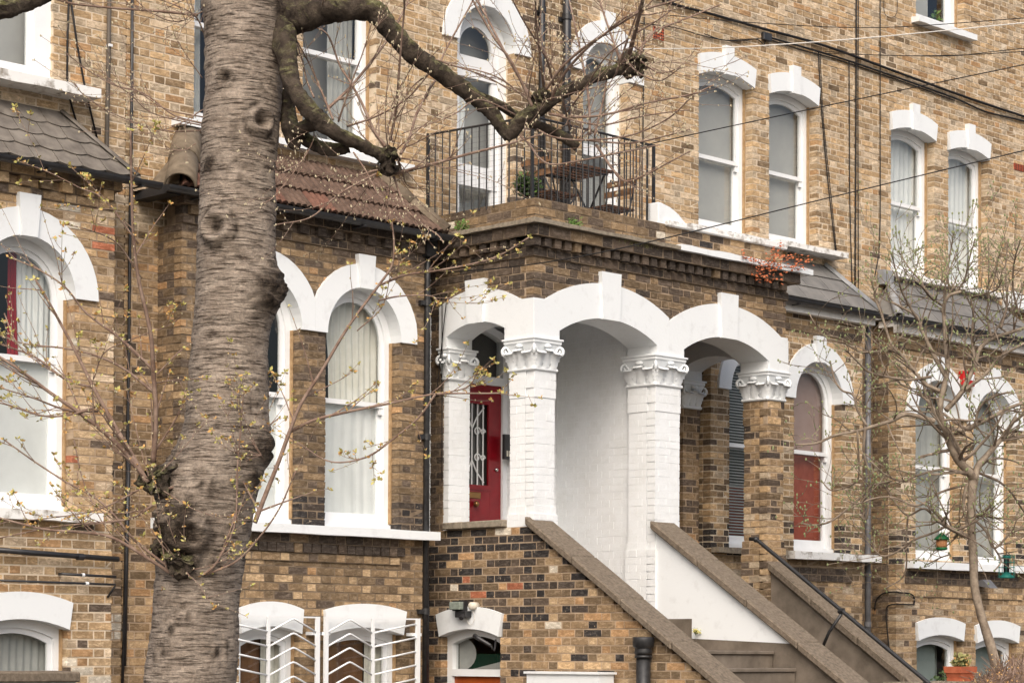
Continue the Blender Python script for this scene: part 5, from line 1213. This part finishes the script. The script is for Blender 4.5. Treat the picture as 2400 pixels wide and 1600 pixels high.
KN = [knot(606, 292, 34, .020, 'eye'), knot(508, 535, 40, .022, 'eye'), knot(618, 664, 54, .085, 'burl'), knot(610, 700, 34, .03, 'burl'), knot(527, 196, 20, .02, 'pit'), knot(560, 312, 30, .006, 'crack'), knot(545, 600, 26, .006, 'crack'), knot(470, 345, 24, .006, 'crack'), knot(640, 120, 30, .01, 'crack'), knot(425, 1245, 70, .05, 'burl'), knot(452, 1232, 44, .03, 'eye'), knot(408, 1178, 34, .022, 'eye'), knot(445, 1180, 40, .03, 'burl'), knot(480, 1290, 40, .03, 'crack'), knot(400, 1060, 50, .03, 'crack'), knot(470, 1120, 50, .014, 'crack'), knot(590, 940, 40, .012, 'crack'), knot(420, 1420, 50, .012, 'crack'), knot(520, 1500, 50, .012, 'crack'), knot(380, 1500, 40, .012, 'crack'), knot(560, 400, 30, .008, 'crack'), knot(490, 60, 34, .010, 'crack'), knot(620, 210, 26, .01, 'crack'), knot(375, 1110, 44, .055, 'burl'), knot(432, 1285, 34, .02, 'pit'), knot(608, 1030, 48, .05, 'burl'), knot(588, 1100, 30, .03, 'burl'), knot(395, 1200, 30, .02, 'eye'), knot(460, 1215, 26, .015, 'eye'), knot(650, 30, 40, .02, 'burl'), knot(490, 390, 26, .006, 'burl')]
tv, tf, tc = [], [], []; NR, NA = 430, 96
for i in range(NR+1):
    v = lerp(edges[0][0], edges[-1][0], i/NR); l, r = edge_at(v); c = atd((l+r)/2*K, v*K, DT); R = (r-l)/2*K*DT/FPX
    for j in range(NA):
        a = 2*math.pi*j/NA; dr = (Rv*math.cos(a)-Vector((Fv.x, Fv.y, 0)).normalized()*math.sin(a)); p = c+dr*R; dk = 0
        d = .010*noise.noise(p*3.5)+.006*noise.noise(Vector((p.x*9, p.y*9, p.z*26)))+.003*noise.noise(Vector((p.x*16, p.y*16, p.z*75)))
        for kp, kr, kh, kk, rz in KN:
            q = p-kp; dist = math.sqrt(q.x**2+q.y**2+(q.z*rz)**2)/kr
            if dist > 2.6: continue
            n_ = noise.noise(p*28)
            if kk == 'eye': d += kh*(1.5*math.exp(-((dist-.72)/.22)**2)-1.2*math.exp(-(dist/.35)**2)+.5*math.exp(-dist**2)); dk = max(dk, min(1, 1.2*math.exp(-(dist/.36)**2)), min(1, max(0, 1.1*math.exp(-((dist-1.15)/.17)**2)*(.55+n_))))
            elif kk == 'burl': d += kh*math.exp(-dist**2)*(1+.45*n_)+.012*n_*math.exp(-dist**2); dk = max(dk, min(1, 1.8*math.exp(-(dist/.9)**2)*(.7+.7*n_)))
            elif kk == 'crack': d += kh*n_*math.exp(-dist**2); dk = max(dk, min(1, max(0, 1.6*math.exp(-dist**2)*(n_+.12))))
            else: d += -kh*math.exp(-(dist/.6)**2)+kh*.7*math.exp(-((dist-.95)/.25)**2); dk = max(dk, min(1, 1.2*math.exp(-(dist/.75)**2)))
        hz = p.z
        if hz < 1.95: dk = max(dk, .5*max(0, min(1, (1.95-hz)/.4))*max(0, noise.noise(Vector((p.x*5, p.y*5, p.z*7)))+.35))
        tv.append(tuple(p+dr*d)); tc.append(max(0, min(1, dk)))
for i in range(NR):
    for j in range(NA): a = i*NA+j; b = i*NA+(j+1) % NA; tf.append((a, b, b+NA, a+NA))
me = bpy.data.meshes.new('trunk'); me.from_pydata(tv, [], tf); me.materials.append(MT['bark']); ca = me.color_attributes.new('Col', 'FLOAT_COLOR', 'POINT'); buf = []
for c in tc: buf += [c, c, c, 1]
ca.data.foreach_set('color', buf)
for p in me.polygons: p.use_smooth = True
bm = bmesh.new(); bm.from_mesh(me); bmesh.ops.recalc_face_normals(bm, faces=bm.faces); bm.to_mesh(me); bm.free()
link('trunk', me, CH)
def limb(pts, name='limb', parent=CH, mat='limb_bark', n=22, sub=14, rough=.13, d0=DT, f=K):
    """pts: (u, v, width px, depth offset) in picture units"""
    P = [atd(u*f, v*f, d0+dd) for u, v, w_, dd in pts]; W = [w_*f*(d0+dd)/FPX/2 for u, v, w_, dd in pts]
    C = catmull(P, sub); R = []
    for i in range(len(C)): t = i/sub; k = min(int(t), len(W)-2); R.append(lerp(W[k], W[k+1], t-k))
    m = MB().tube(C, R, n); m.v = [tuple(Vector(v)+Vector(noise.noise_vector(Vector(v)*14))*rough*R[min(i//n, len(R)-1)]*1.6+Vector(noise.noise_vector(Vector(v)*45))*rough*1.3*R[min(i//n, len(R)-1)]) for i, v in enumerate(m.v)]
    return m.build(name, mat, parent, True)
limb([(590, -40, 150, .02), (640, 22, 125, -.0), (690, 36, 76, -.04), (760, 22, 54, -.08), (820, 20, 50, -.1), (865, 30, 50, -.1), (900, 72, 46, -.08), (950, 125, 42, -.05), (1000, 158, 40, .0), (1050, 195, 38, .05), (1100, 232, 38, .1), (1130, 260, 34, .1), (1150, 290, 30, .1), (1168, 316, 24, .1)])
limb([(1160, 316, 26, .1), (1180, 298, 34, .1), (1205, 270, 36, .1), (1250, 240, 36, .15), (1300, 210, 28, .2), (1370, 177, 26, .25), (1420, 160, 28, .3), (1450, 152, 38, .3), (1465, 148, 30, .3)])
limb([(1100, 225, 26, .12), (1150, 243, 20, .2), (1200, 275, 20, .3), (1240, 290, 22, .3), (1280, 308, 22, .3), (1310, 325, 26, .3), (1328, 338, 22, .3)])
limb([(640, 60, 80, -.05), (660, 140, 44, -.15), (668, 190, 42, -.2), (700, 240, 40, -.22), (735, 278, 40, -.22), (775, 308, 36, -.2), (820, 328, 30, -.15), (860, 348, 28, -.1), (885, 358, 36, -.1), (905, 348, 26, -.1)])
limb([(880, 350, 38, -.1), (892, 368, 52, -.1), (888, 392, 34, -.1), (884, 402, 20, -.1)], 'pollard_knuckle', rough=.5)
limb([(652, 210, 44, .05), (660, 260, 40, .05), (668, 300, 42, .0), (678, 332, 28, .0), (682, 345, 12, .0)])
limb([(672, 310, 34, 0), (705, 290, 32, -.1), (740, 285, 30, -.15)])
limb([(700, 318, 30, .0), (735, 338, 30, -.05), (770, 344, 30, -.1), (800, 335, 32, -.1)])
limb([(1430, 158, 30, .3), (1452, 146, 50, .3), (1466, 158, 40, .3), (1462, 172, 22, .3)], 'pollard_knuckle', rough=.5)
limb([(1225, 262, 30, .15), (1235, 240, 50, .15), (1250, 222, 34, .15), (1235, 214, 18, .15)], 'pollard_knuckle', rough=.5)
limb([(-260, 60, 70, -.3), (-100, 40, 66, -.3), (0, 22, 44, -.3), (60, 8, 36, -.2), (110, -14, 36, -.15), (170, -60, 40, -.1), (300, -160, 60, 0), (470, -200, 90, 0)])
limb([(560, -250, 110, 0), (600, -420, 90, 0), (680, -640, 70, .1), (700, -900, 50, .1)]); limb([(540, -260, 110, 0), (480, -430, 90, -.1), (380, -650, 70, -.2), (330, -900, 45, -.2)])
limb([(395, 1100, 60, -.20), (360, 1102, 60, -.18), (342, 1112, 46, -.18), (335, 1122, 26, -.18)], 'pollard_knuckle', rough=.5)
limb([(420, 1280, 60, -.23), (415, 1310, 56, -.25), (420, 1328, 30, -.25)], 'pollard_knuckle', rough=.5)
limb([(385, 1255, 46, -.18), (360, 1262, 40, -.16), (346, 1258, 16, -.16)], 'cut_stub', rough=.3)
TW = MB(); BD = MB(); LL = MB(); LO = MB(); rt = random.Random(21)
def bud(p, s): BD.ball(p, (s*.7, s*.7, s), 4, 3)
def leaflet(p, s, orange=.35):
    for _ in range(rt.randint(2, 4)):
        d = Vector((rt.uniform(-1, 1), rt.uniform(-1, 1), rt.uniform(-.4, 1))).normalized(); q = d.orthogonal().normalized(); q.rotate(Matrix.Rotation(rt.uniform(0, 6), 3, d)); L = s*rt.uniform(.6, 1.3)
        (LO if rt.random() < orange else LL).quad(p, p+d*L*.5+q*L*.28, p+d*L, p+d*L*.5-q*L*.28)
def grow(p, d, L, r, lvl, mbk, leafy, droop=0.0, up=.25, bend=.25):
    n = max(4, int(L/.06)); pts = [p.copy()]; d = d.normalized(); cur = Vector((rt.uniform(-1, 1), rt.uniform(-1, 1), rt.uniform(-1, 1)))*bend/n
    for i in range(n):
        d = (d+cur+Vector((rt.gauss(0, .05), rt.gauss(0, .05), rt.gauss(0, .05)+up/n-droop/n))).normalized(); pts.append(pts[-1]+d*(L/n))
    rad = [max(.0011, r*(1-.8*i/n)) for i in range(n+1)]; mbk.tube(pts, rad, 5, False); dress(pts, leafy)
    if lvl > 0:
        for k in range(rt.randint(2, 4)):
            i = rt.randint(1, n-1); ax = Vector((rt.uniform(-1, 1), rt.uniform(-1, 1), rt.uniform(-.4, 1))).normalized(); grow(pts[i], (pts[i]-pts[i-1]).normalized()*.8+ax*.7, L*rt.uniform(.18, .42), max(.0016, rad[i]*.6), lvl-1, mbk, leafy, droop, up, bend)
    return pts
def dress(pts, leafy, step=.035):
    acc = 0
    for a, b in zip(pts, pts[1:]):
        acc += (b-a).length
        if acc > step:
            acc = rt.uniform(-.015, .015); o = Vector((rt.uniform(-1, 1), rt.uniform(-1, 1), rt.uniform(-1, 1))).normalized()*.008; bud(b+o, rt.uniform(.004, .0065))
            if leafy and rt.random() < leafy: leaflet(b+o, .017)
    if leafy: leaflet(pts[-1], .024); leaflet(pts[-1], .022)
    else: bud(pts[-1], .007)
def trace(pts, w0, w1, dd0=0, dd1=0, leafy=0, side=4, f=1.0, ox=0, oy=0, sc=.357, name='shoot'):
    P = [atd(ox+x*sc, oy+y*sc, DT+lerp(dd0, dd1, i/(len(pts)-1))) for i, (x, y) in enumerate(pts)]; C = catmull(P, 8)
    R = [max(.0013, lerp(w0*.86, w1*.72, i/(len(C)-1))*DT/FPX/2) for i in range(len(C))]
    m = MB().tube(C, R, 6); m.build(name, 'twig', CH, True); dress(C[::2], leafy)
    for _ in range(side):
        i = rt.randint(2, len(C)-3); ax = Vector((rt.uniform(-1, 1), rt.uniform(-1, 1), rt.uniform(-.6, .9))).normalized(); grow(C[i], (C[i]-C[i-1]).normalized()*.7+ax*.6, rt.uniform(.12, .42), max(.0016, R[i]*.5), 1 if rt.random() < .35 else 0, TW, leafy)
    return C
A = dict(ox=600, oy=0, sc=.3571); B = dict(ox=940, oy=0, sc=.3571)
for p, w0, w1 in (([(850, 960), (770, 850), (700, 690), (620, 540), (550, 430), (470, 230), (360, 170)], 9, 5), ([(950, 1010), (1010, 900), (1050, 760), (1130, 600), (1180, 520), (1235, 350), (1400, 50), (1450, -60)], 9, 5), ([(910, 1140), (1150, 1080), (1400, 1010), (1680, 940), (1880, 880)], 10, 5),
                  ([(470, 715), (640, 550), (850, 280), (960, 90), (1020, -40)], 9, 6), ([(905, 1160), (950, 1290), (1000, 1390), (1100, 1480), (1190, 1540), (1230, 1590)], 7, 4), ([(800, 1115), (600, 1160), (300, 1130), (150, 1080)], 6, 3), ([(790, 1140), (600, 1240), (500, 1310), (350, 1430), (130, 1475)], 7, 4),
                  ([(880, 920), (920, 720), (940, 450), (970, 100), (980, -60)], 8, 5), ([(505, 785), (430, 600), (350, 420), (255, 245)], 7, 4), ([(540, 800), (620, 560), (700, 350), (760, 150)], 6, 3), ([(900, 930), (870, 820), (1000, 600), (1150, 480), (1330, 400)], 6, 3), ([(930, 1040), (960, 1130), (1000, 1220), (1130, 1240)], 6, 3), ([(820, 1010), (760, 950), (690, 880), (660, 800)], 5, 3), ([(600, 830), (800, 760), (1000, 640), (1150, 470)], 6, 3), ([(380, 640), (330, 520), (300, 380), (250, 240)], 6, 4), ([(640, 1000), (720, 1120), (760, 1200), (820, 1290), (960, 1310)], 5, 3), ([(340, 980), (300, 1060), (200, 1120), (140, 1150)], 5, 3), ([(850, 250), (1000, 330), (1200, 400), (1500, 500), (1680, 600)], 6, 4)):
    trace(p, w0, w1, -.1+rt.uniform(-.1, .1), rt.uniform(-.6, .5), 0, 6, **A)
for p, w0, w1 in (([(860, 700), (800, 560), (720, 400), (600, 230), (480, 20), (450, -40)], 9, 6), ([(850, 640), (700, 380), (560, 110), (480, -20)], 8, 6), ([(940, 620), (920, 430), (890, 180), (880, -20)], 8, 5), ([(950, 590), (1050, 450), (1180, 330), (1330, 230), (1500, 100), (1850, -10)], 9, 6), ([(965, 700), (1060, 500), (1250, 290), (1450, 150), (1600, 60)], 10, 6), ([(970, 750), (1200, 770), (1400, 740), (1600, 680), (1904, 620), (2050, 560)], 8, 5), ([(1000, 560), (960, 400), (880, 260), (800, 130), (720, -20)], 8, 5), ([(780, 890), (850, 960), (910, 1040), (1000, 1080), (1200, 1050), (1400, 1010), (1700, 950)], 7, 4),
                  ([(890, 850), (1000, 900), (1200, 920), (1500, 890), (1750, 780), (1904, 640)], 7, 4), ([(1280, 950), (1380, 1100), (1470, 1190), (1600, 1150), (1750, 1070), (1904, 990)], 8, 4), ([(1500, 350), (1540, 200), (1590, -10)], 14, 11), ([(1440, 400), (1360, 180), (1295, -20)], 8, 6), ([(1560, 360), (1650, 220), (1904, 110), (2100, 30)], 8, 4), ([(1410, 490), (1480, 280), (1560, 60), (1600, -40)], 7, 5), ([(1240, 880), (1230, 640), (1180, 350), (1110, 30), (1100, -30)], 8, 5), ([(1270, 890), (1330, 640), (1370, 400), (1430, 200)], 7, 4), ([(1110, 860), (1060, 650), (1020, 550)], 6, 3), ([(1090, 740), (1200, 590), (1340, 380), (1500, 250)], 6, 4), ([(760, 760), (600, 680), (480, 660), (330, 760), (0, 880)], 5, 3), ([(870, 690), (700, 550), (560, 480), (370, 440), (100, 410)], 6, 3), ([(1200, 920), (1500, 940), (1750, 890), (1900, 850)], 6, 3), ([(990, 750), (1300, 820), (1600, 760), (1900, 720)], 6, 3), ([(1470, 390), (1560, 480), (1700, 530), (1840, 440)], 5, 3), ([(1440, 420), (1380, 300), (1200, 280), (740, 270)], 4, 2), ([(1570, 400), (1700, 480), (1850, 440)], 5, 3)):
    trace(p, w0, w1, .1+rt.uniform(-.1, .1), rt.uniform(-.7, .5), 0, 6, **B)
D1 = dict(ox=0, oy=0, sc=K)
# lower sprouts with opening leaves (full picture units)
for p, w0, w1, lf, sd in (([(338, 1108), (300, 1040), (262, 975), (215, 890), (170, 800), (110, 690), (80, 640)], 17, 7, .15, 6), ([(335, 1100), (280, 1030), (200, 960), (120, 905), (60, 860), (0, 820), (-40, 800)], 14, 7, .12, 6), ([(352, 1062), (358, 960), (352, 850), (345, 760), (318, 640), (306, 540), (302, 420), (300, 300)], 15, 6, .45, 6), ([(352, 850), (280, 780), (200, 720), (150, 660), (90, 620), (20, 590)], 9, 4, .3, 5), ([(352, 900), (290, 850), (230, 820), (150, 800), (60, 790), (0, 770)], 8, 4, .25, 4), ([(215, 890), (150, 870), (80, 820), (0, 790)], 8, 5, .2, 4), ([(225, 945), (150, 940), (80, 915), (0, 890)], 8, 4, .2, 4), ([(230, 930), (170, 950), (100, 955), (20, 930), (-30, 920)], 7, 4, .3, 4),
                       ([(325, 640), (270, 560), (210, 530), (150, 515)], 5, 3, .9, 2), ([(318, 560), (240, 460), (180, 430), (110, 395), (40, 370)], 5, 3, .9, 3), ([(585, 1200), (612, 1130), (640, 1060), (662, 1000), (690, 930), (740, 850), (800, 750), (870, 655), (900, 610), (905, 560), (900, 510)], 13, 5, .35, 5), ([(872, 655), (930, 632), (1000, 622), (1090, 605), (1150, 585), (1215, 545)], 7, 4, .9, 4), ([(870, 690), (920, 680), (990, 680), (1010, 700)], 5, 3, .9, 3), ([(664, 992), (720, 965), (800, 945), (900, 925), (1000, 905), (1130, 903), (1150, 900)], 10, 4, .5, 6), ([(990, 905), (1070, 890), (1100, 850)], 4, 3, .8, 2), ([(1000, 905), (960, 960), (900, 1010), (840, 1050), (760, 1060), (690, 1020), (660, 1000)], 6, 4, .5, 4),
                       ([(820, 760), (880, 700), (900, 600)], 4, 2, .6, 2), ([(408, 1326), (340, 1282), (260, 1235), (190, 1222), (110, 1216), (40, 1200), (-30, 1180)], 10, 6, .15, 4), ([(385, 1300), (310, 1240), (260, 1180), (215, 1140), (150, 1105), (80, 1060), (10, 1010)], 8, 5, .2, 4), ([(430, 1330), (480, 1310), (510, 1270), (540, 1200), (545, 1080), (555, 960), (560, 890)], 7, 4, .6, 4), ([(350, 1160), (300, 1190), (220, 1200), (120, 1210), (0, 1235)], 8, 4, .3, 4), ([(330, 1118), (250, 1160), (180, 1180), (60, 1195)], 6, 3, .4, 3), ([(356, 1128), (430, 1110), (500, 1080), (540, 1030), (600, 990), (640, 960)], 9, 4, .5, 5), ([(470, 1320), (540, 1290), (590, 1240), (640, 1170), (680, 1080)], 7, 4, .25, 2), ([(170, 1010), (190, 1100), (230, 1190), (280, 1260)], 4, 2, .3, 2),
                       ([(500, 1290), (540, 1180), (540, 1090), (505, 1010), (480, 930)], 5, 3, .7, 4), ([(10, 720), (40, 790), (100, 840), (170, 880)], 4, 3, .5, 2), ([(215, 870), (240, 810), (300, 780), (400, 740), (420, 700)], 4, 2, .5, 2), ([(355, 880), (430, 870), (520, 880)], 4, 2, .5, 2), ([(360, 860), (420, 800), (470, 770), (470, 720)], 4, 2, .4, 2), ([(420, 1100), (450, 1060), (520, 1050), (600, 1000)], 5, 2, .6, 4)):
    trace(p, w0*1.02, w1*1.02, -.22, rt.uniform(-.7, .1), min(1, lf*1.6), int(sd*1.8), **D1)
# upper left twigs against the wall
for p, w0, w1 in (([(455, 35), (350, 25), (250, 18), (150, 5), (90, -20)], 8, 5), ([(470, 285), (400, 265), (330, 215), (260, 195), (200, 160), (150, 120)], 6, 3), ([(470, 270), (380, 250), (300, 200), (220, 170)], 4, 2), ([(470, 300), (380, 300), (280, 270), (200, 225), (170, 190)], 5, 3), ([(470, 290), (350, 260), (290, 210), (180, 150)], 4, 2), ([(480, 20), (400, 50), (300, 10), (180, 8)], 4, 2), ([(470, 250), (400, 290), (330, 310)], 4, 2), ([(690, 245), (720, 320), (640, 440), (600, 470)], 4, 3), ([(470, 80), (440, 30), (340, -10)], 5, 3), ([(465, 180), (430, 130), (400, 80)], 3, 2), ([(450, 330), (420, 345), (360, 340)], 3, 2)):
    trace(p, w0*1.02, w1*1.02, 0, rt.uniform(-.5, .5), 0, 7, **D1)
for (u, v, dd, n, L, rr) in ((895, 360, -.1, 9, 1.0, .0045), (1240, 235, .15, 10, 1.1, .0045), (1458, 150, .3, 9, .9, .0045), (1320, 330, .3, 6, .8, .004), (345, 1110, -.2, 8, .7, .004), (425, 1310, -.25, 8, .6, .004), (600, 1045, -.2, 7, .6, .004), (130, -20, -.1, 8, .7, .005), (520, -40, 0, 7, .8, .005), (740, 20, -.1, 5, .6, .005)):
    for k in range(n):
        p = atd(u*K, v*K, DT+dd); d = Vector((rt.uniform(-1, 1), rt.uniform(-1, 1), rt.uniform(-.25, .9))).normalized(); grow(p, d, L*rt.uniform(.4, 1), rr*rt.uniform(.5, 1), 1, TW, .0 if v < 500 else .35, .1, .15, .5)
TW.build('twigs', 'twig', CH)['kind'] = 'stuff'; BD.build('buds', 'bud', CH)['kind'] = 'stuff'; LL.build('lime_leaves', 'leaf_lime', CH)['kind'] = 'stuff'; LO.build('bronze_leaves', 'leaf_orange', CH)['kind'] = 'stuff'
# ================================================================== PALE MULTI-BRANCHED TREE BY HOUSE D
D2 = 24.0
FT = thing('fig_tree', 'slender pale barked tree with a tangle of bare budding branches', 'tree', tuple(atd(2340, 1600, D2))[:2]+(0,))
tr = [(2395, 1790, 34, 0), (2368, 1700, 30, 0), (2347, 1610, 27, 0), (2330, 1540, 24, 0), (2311, 1478, 21, 0), (2294, 1420, 20, 0), (2284, 1370, 20, 0), (2281, 1300, 20, 0), (2277, 1230, 19, 0), (2278, 1160, 20, 0), (2283, 1112, 24, 0)]
tr[0] = (2440, 1895, 38, 0)
limb(tr, 'trunk', FT, 'fig_bark', 14, 6, .05, D2, 1.0)
P1 = dict(ox=1860, oy=540, sc=.3571); P2 = dict(ox=1860, oy=1000, sc=.3827)
TW2 = MB(); BD2 = MB()
def trace2(pts, w0, w1, P, dd=0, side=5, fork=True):
    Q = [atd(P['ox']+x*P['sc'], P['oy']+y*P['sc'], D2+dd*i/(len(pts)-1)) for i, (x, y) in enumerate(pts)]; C = catmull(Q, 8); R = [max(.002, lerp(w0, w1, i/(len(C)-1))*D2/FPX/2) for i in range(len(C))]
    MB().tube(C, R, 7).build('branch', 'fig_bark' if w0 > 7 else 'fig_twig', FT, True)
    for _ in range(side):
        i = rt.randint(3, len(C)-2); ax = Vector((rt.uniform(-1, 1), rt.uniform(-1, 1), rt.uniform(-.5, 1))).normalized(); grow2(C[i], (C[i]-C[i-1]).normalized()*.5+ax*.8, rt.uniform(.3, .8), max(.0032, R[i]*.5), 1)
    BD2.ball(C[-1], .012, 5, 4)
def grow2(p, d, L, r, lvl):
    n = 8; pts = [p.copy()]; d = d.normalized(); cur = Vector((rt.uniform(-1, 1), rt.uniform(-1, 1), rt.uniform(-.5, 1)))*.10
    for i in range(n): d = (d+cur+Vector((rt.gauss(0, .1), rt.gauss(0, .1), rt.gauss(0, .1)))).normalized(); pts.append(pts[-1]+d*L/n)
    R = [max(.0025, r*(1-.6*i/n)) for i in range(n+1)]; TW2.tube(pts, R, 5, False); BD2.ball(pts[-1], (.010, .010, .016), 5, 4)
    for i in range(2, n, 2):
        if rt.random() < .6: BD2.ball(pts[i]+Vector((rt.uniform(-.012, .012), 0, rt.uniform(-.01, .012))), (.008, .008, .012), 4, 3)
    if lvl:
        for _ in range(2): i = rt.randint(2, n-1); grow2(pts[i], d*.5+Vector((rt.uniform(-1, 1), rt.uniform(-1, 1), rt.uniform(-.3, 1))), L*rt.uniform(.3, .6), R[i]*.7, lvl-1)
for p, w0, w1, P in (([(1110, 320), (1060, 260), (1000, 190), (950, 80), (925, 0), (880, -110)], 22, 15, P2), ([(1110, 310), (1130, 240), (1180, 180), (1240, 110), (1300, 40), (1360, -60)], 18, 9, P2),
                     ([(955, 1250), (965, 1130), (990, 1010), (1010, 900), (1000, 760), (990, 600), (985, 500), (1020, 430), (1100, 400)], 15, 7, P1), ([(960, 1240), (900, 1160), (870, 1080), (850, 980)], 11, 7, P1), ([(930, 1250), (850, 1230), (740, 1205), (640, 1250), (520, 1285), (440, 1310), (270, 1345), (150, 1395), (20, 1405)], 12, 5, P1), ([(1000, 1180), (1090, 1080), (1140, 990), (1190, 880), (1220, 780), (1300, 710), (1420, 670), (1512, 640)], 14, 8, P1), ([(1010, 1170), (1120, 1050), (1250, 950), (1360, 830), (1512, 740)], 10, 6, P1),
                     ([(1000, 960), (900, 780), (840, 650), (800, 560), (700, 500), (640, 470)], 12, 5, P1), ([(980, 1060), (870, 1010), (790, 920), (720, 830), (640, 740), (580, 560), (530, 420), (560, 350)], 10, 4, P1), ([(720, 830), (650, 790), (550, 795), (440, 795), (330, 740), (200, 690), (100, 545)], 7, 3, P1), ([(900, 960), (760, 980), (640, 965), (500, 930), (420, 860), (340, 780)], 7, 4, P1), ([(480, 1280), (420, 1180), (390, 1080), (320, 1050), (270, 980), (240, 860)], 6, 4, P1), ([(820, 600), (720, 420), (690, 330), (640, 150)], 6, 3, P1), ([(880, 420), (830, 330), (760, 250), (690, 140)], 6, 3, P1), ([(990, 500), (900, 440), (830, 350)], 6, 4, P1), ([(1030, 430), (1010, 300), (1020, 200), (1050, 20)], 6, 3, P1), ([(1050, 420), (1120, 330), (1150, 200), (1190, 60)], 6, 3, P1), ([(1190, 870), (1170, 700), (1180, 550), (1160, 440)], 7, 4, P1), ([(1300, 700), (1270, 560), (1280, 420), (1280, 80)], 6, 3, P1), ([(1360, 640), (1400, 480), (1390, 260), (1410, 60)], 7, 3, P1), ([(1480, 560), (1440, 380), (1450, 200), (1490, 60)], 6, 3, P1), ([(1160, 440), (1240, 420), (1330, 390), (1370, 320)], 6, 3, P1),
                     ([(960, 1250), (1030, 1290), (1100, 1310), (1200, 1270), (1290, 1230), (1400, 1170), (1512, 1130)], 11, 8, P1), ([(980, 1200), (1080, 1270), (1170, 1300), (1230, 1150), (1340, 1080), (1440, 1060)], 7, 4, P1), ([(1060, 670), (1000, 640), (940, 610), (880, 570)], 14, 8, P2), ([(880, 570), (800, 500), (700, 540), (620, 460), (540, 330), (480, 200)], 6, 3, P2), ([(930, 610), (850, 650), (740, 690), (640, 760), (560, 790), (510, 770), (480, 700)], 6, 4, P2), ([(1070, 350), (900, 400), (760, 480), (600, 430), (480, 440), (390, 470), (300, 440)], 6, 3, P2), ([(1080, 300), (930, 260), (780, 290), (660, 330), (560, 290), (470, 210)], 6, 4, P2), ([(1100, 560), (1180, 640), (1230, 740), (1330, 650), (1411, 620)], 7, 5, P2), ([(1120, 540), (1170, 540)], 10, 7, P2), ([(1230, 740), (1270, 820), (1230, 880)], 5, 3, P2), ([(700, 540), (690, 680), (680, 900), (560, 990)], 5, 3, P2), ([(1060, 350), (1040, 480), (1060, 600), (1010, 610)], 9, 5, P2), ([(440, 0), (430, 160), (460, 300), (450, 550), (400, 540)], 7, 4, P2), ([(390, 20), (400, 240), (380, 340), (240, 390), (170, 330)], 5, 3, P2), ([(600, 330), (480, 360), (400, 440), (240, 570), (130, 600), (50, 590)], 6, 4, P2), ([(1130, 280), (1250, 330), (1330, 400), (1411, 520)], 7, 4, P2), ([(960, 780), (900, 800), (820, 840)], 4, 3, P2)):
    trace2(p, w0, w1, P, rt.uniform(-.6, .6), 11 if w0 > 5.5 else 5)
TW2.build('twigs', 'fig_twig', FT)['kind'] = 'stuff'; BD2.build('buds', 'bud_green', FT)['kind'] = 'stuff'
# bird feeders
def at2(u, v, d): return atd(u, v, d)
c = at2(2207, 1270, D2-.1); b1_ = thing('bird_feeder', 'bird feeder with green dome lid hanging from the pale tree', 'bird feeder', tuple(c)); s = D2/FPX
MB().lathe(c, [(.003, 24*s), (.012, 22*s), (12*s, 14*s), (18*s, 8*s), (18*s, 6*s), (9*s, 6*s)], 18).build('lid', 'feeder_green', b1_, True); MB().lathe(c, [(12*s, -12*s), (13*s, -6*s), (12.5*s, 7*s)], 14).build('seed_tube', 'feeder_seed', b1_, True); MB().lathe(c, [(8*s, -19*s), (13*s, -17*s), (14*s, -13*s), (12*s, -12*s)], 16).build('tray', 'feeder_green', b1_, True)
MB().tube([c+Vector((0, 0, 23*s)), c+Vector((.01, 0, 52*s))], .003, 5).build('hook', 'cable', b1_)
c = at2(2359, 1327, D2-.1); b2_ = thing('bird_feeder', 'teal seed feeder inside a round wire cage hanging from the pale tree', 'bird feeder', tuple(c))
MB().lathe(c, [(7*s, -16*s), (7*s, 22*s), (8*s, 25*s), (3*s, 29*s)], 14).build('seed_tube', 'black_plastic', b2_, True); MB().lathe(c, [(17*s, -27*s), (16*s, -22*s), (8*s, -17*s), (7*s, -15*s)], 16).build('base', 'feeder_teal', b2_, True); MB().lathe(c, [(9*s, 19*s), (9*s, 24*s), (4*s, 28*s)], 14).build('cap', 'feeder_teal', b2_, True)
cg = MB()
for k in range(12): a = k*math.pi/6; x, y = 19*s*math.cos(a), 19*s*math.sin(a); cg.tube([c+Vector((x, y, -26*s)), c+Vector((x, y, 24*s)), c+Vector((x*.3, y*.3, 28*s))], .0022, 4)
for z in (-26, -14, -2, 10, 22): cg.tube([c+Vector((19*s*math.cos(t), 19*s*math.sin(t), z*s)) for t in [k*math.pi/10 for k in range(21)]], .0022, 4)
cg.build('wire_cage', 'feeder_teal', b2_); MB().tube([c+Vector((0, 0, 26*s)), c+Vector((-.01, 0, 48*s))], .003, 5).build('hook', 'cable', b2_)
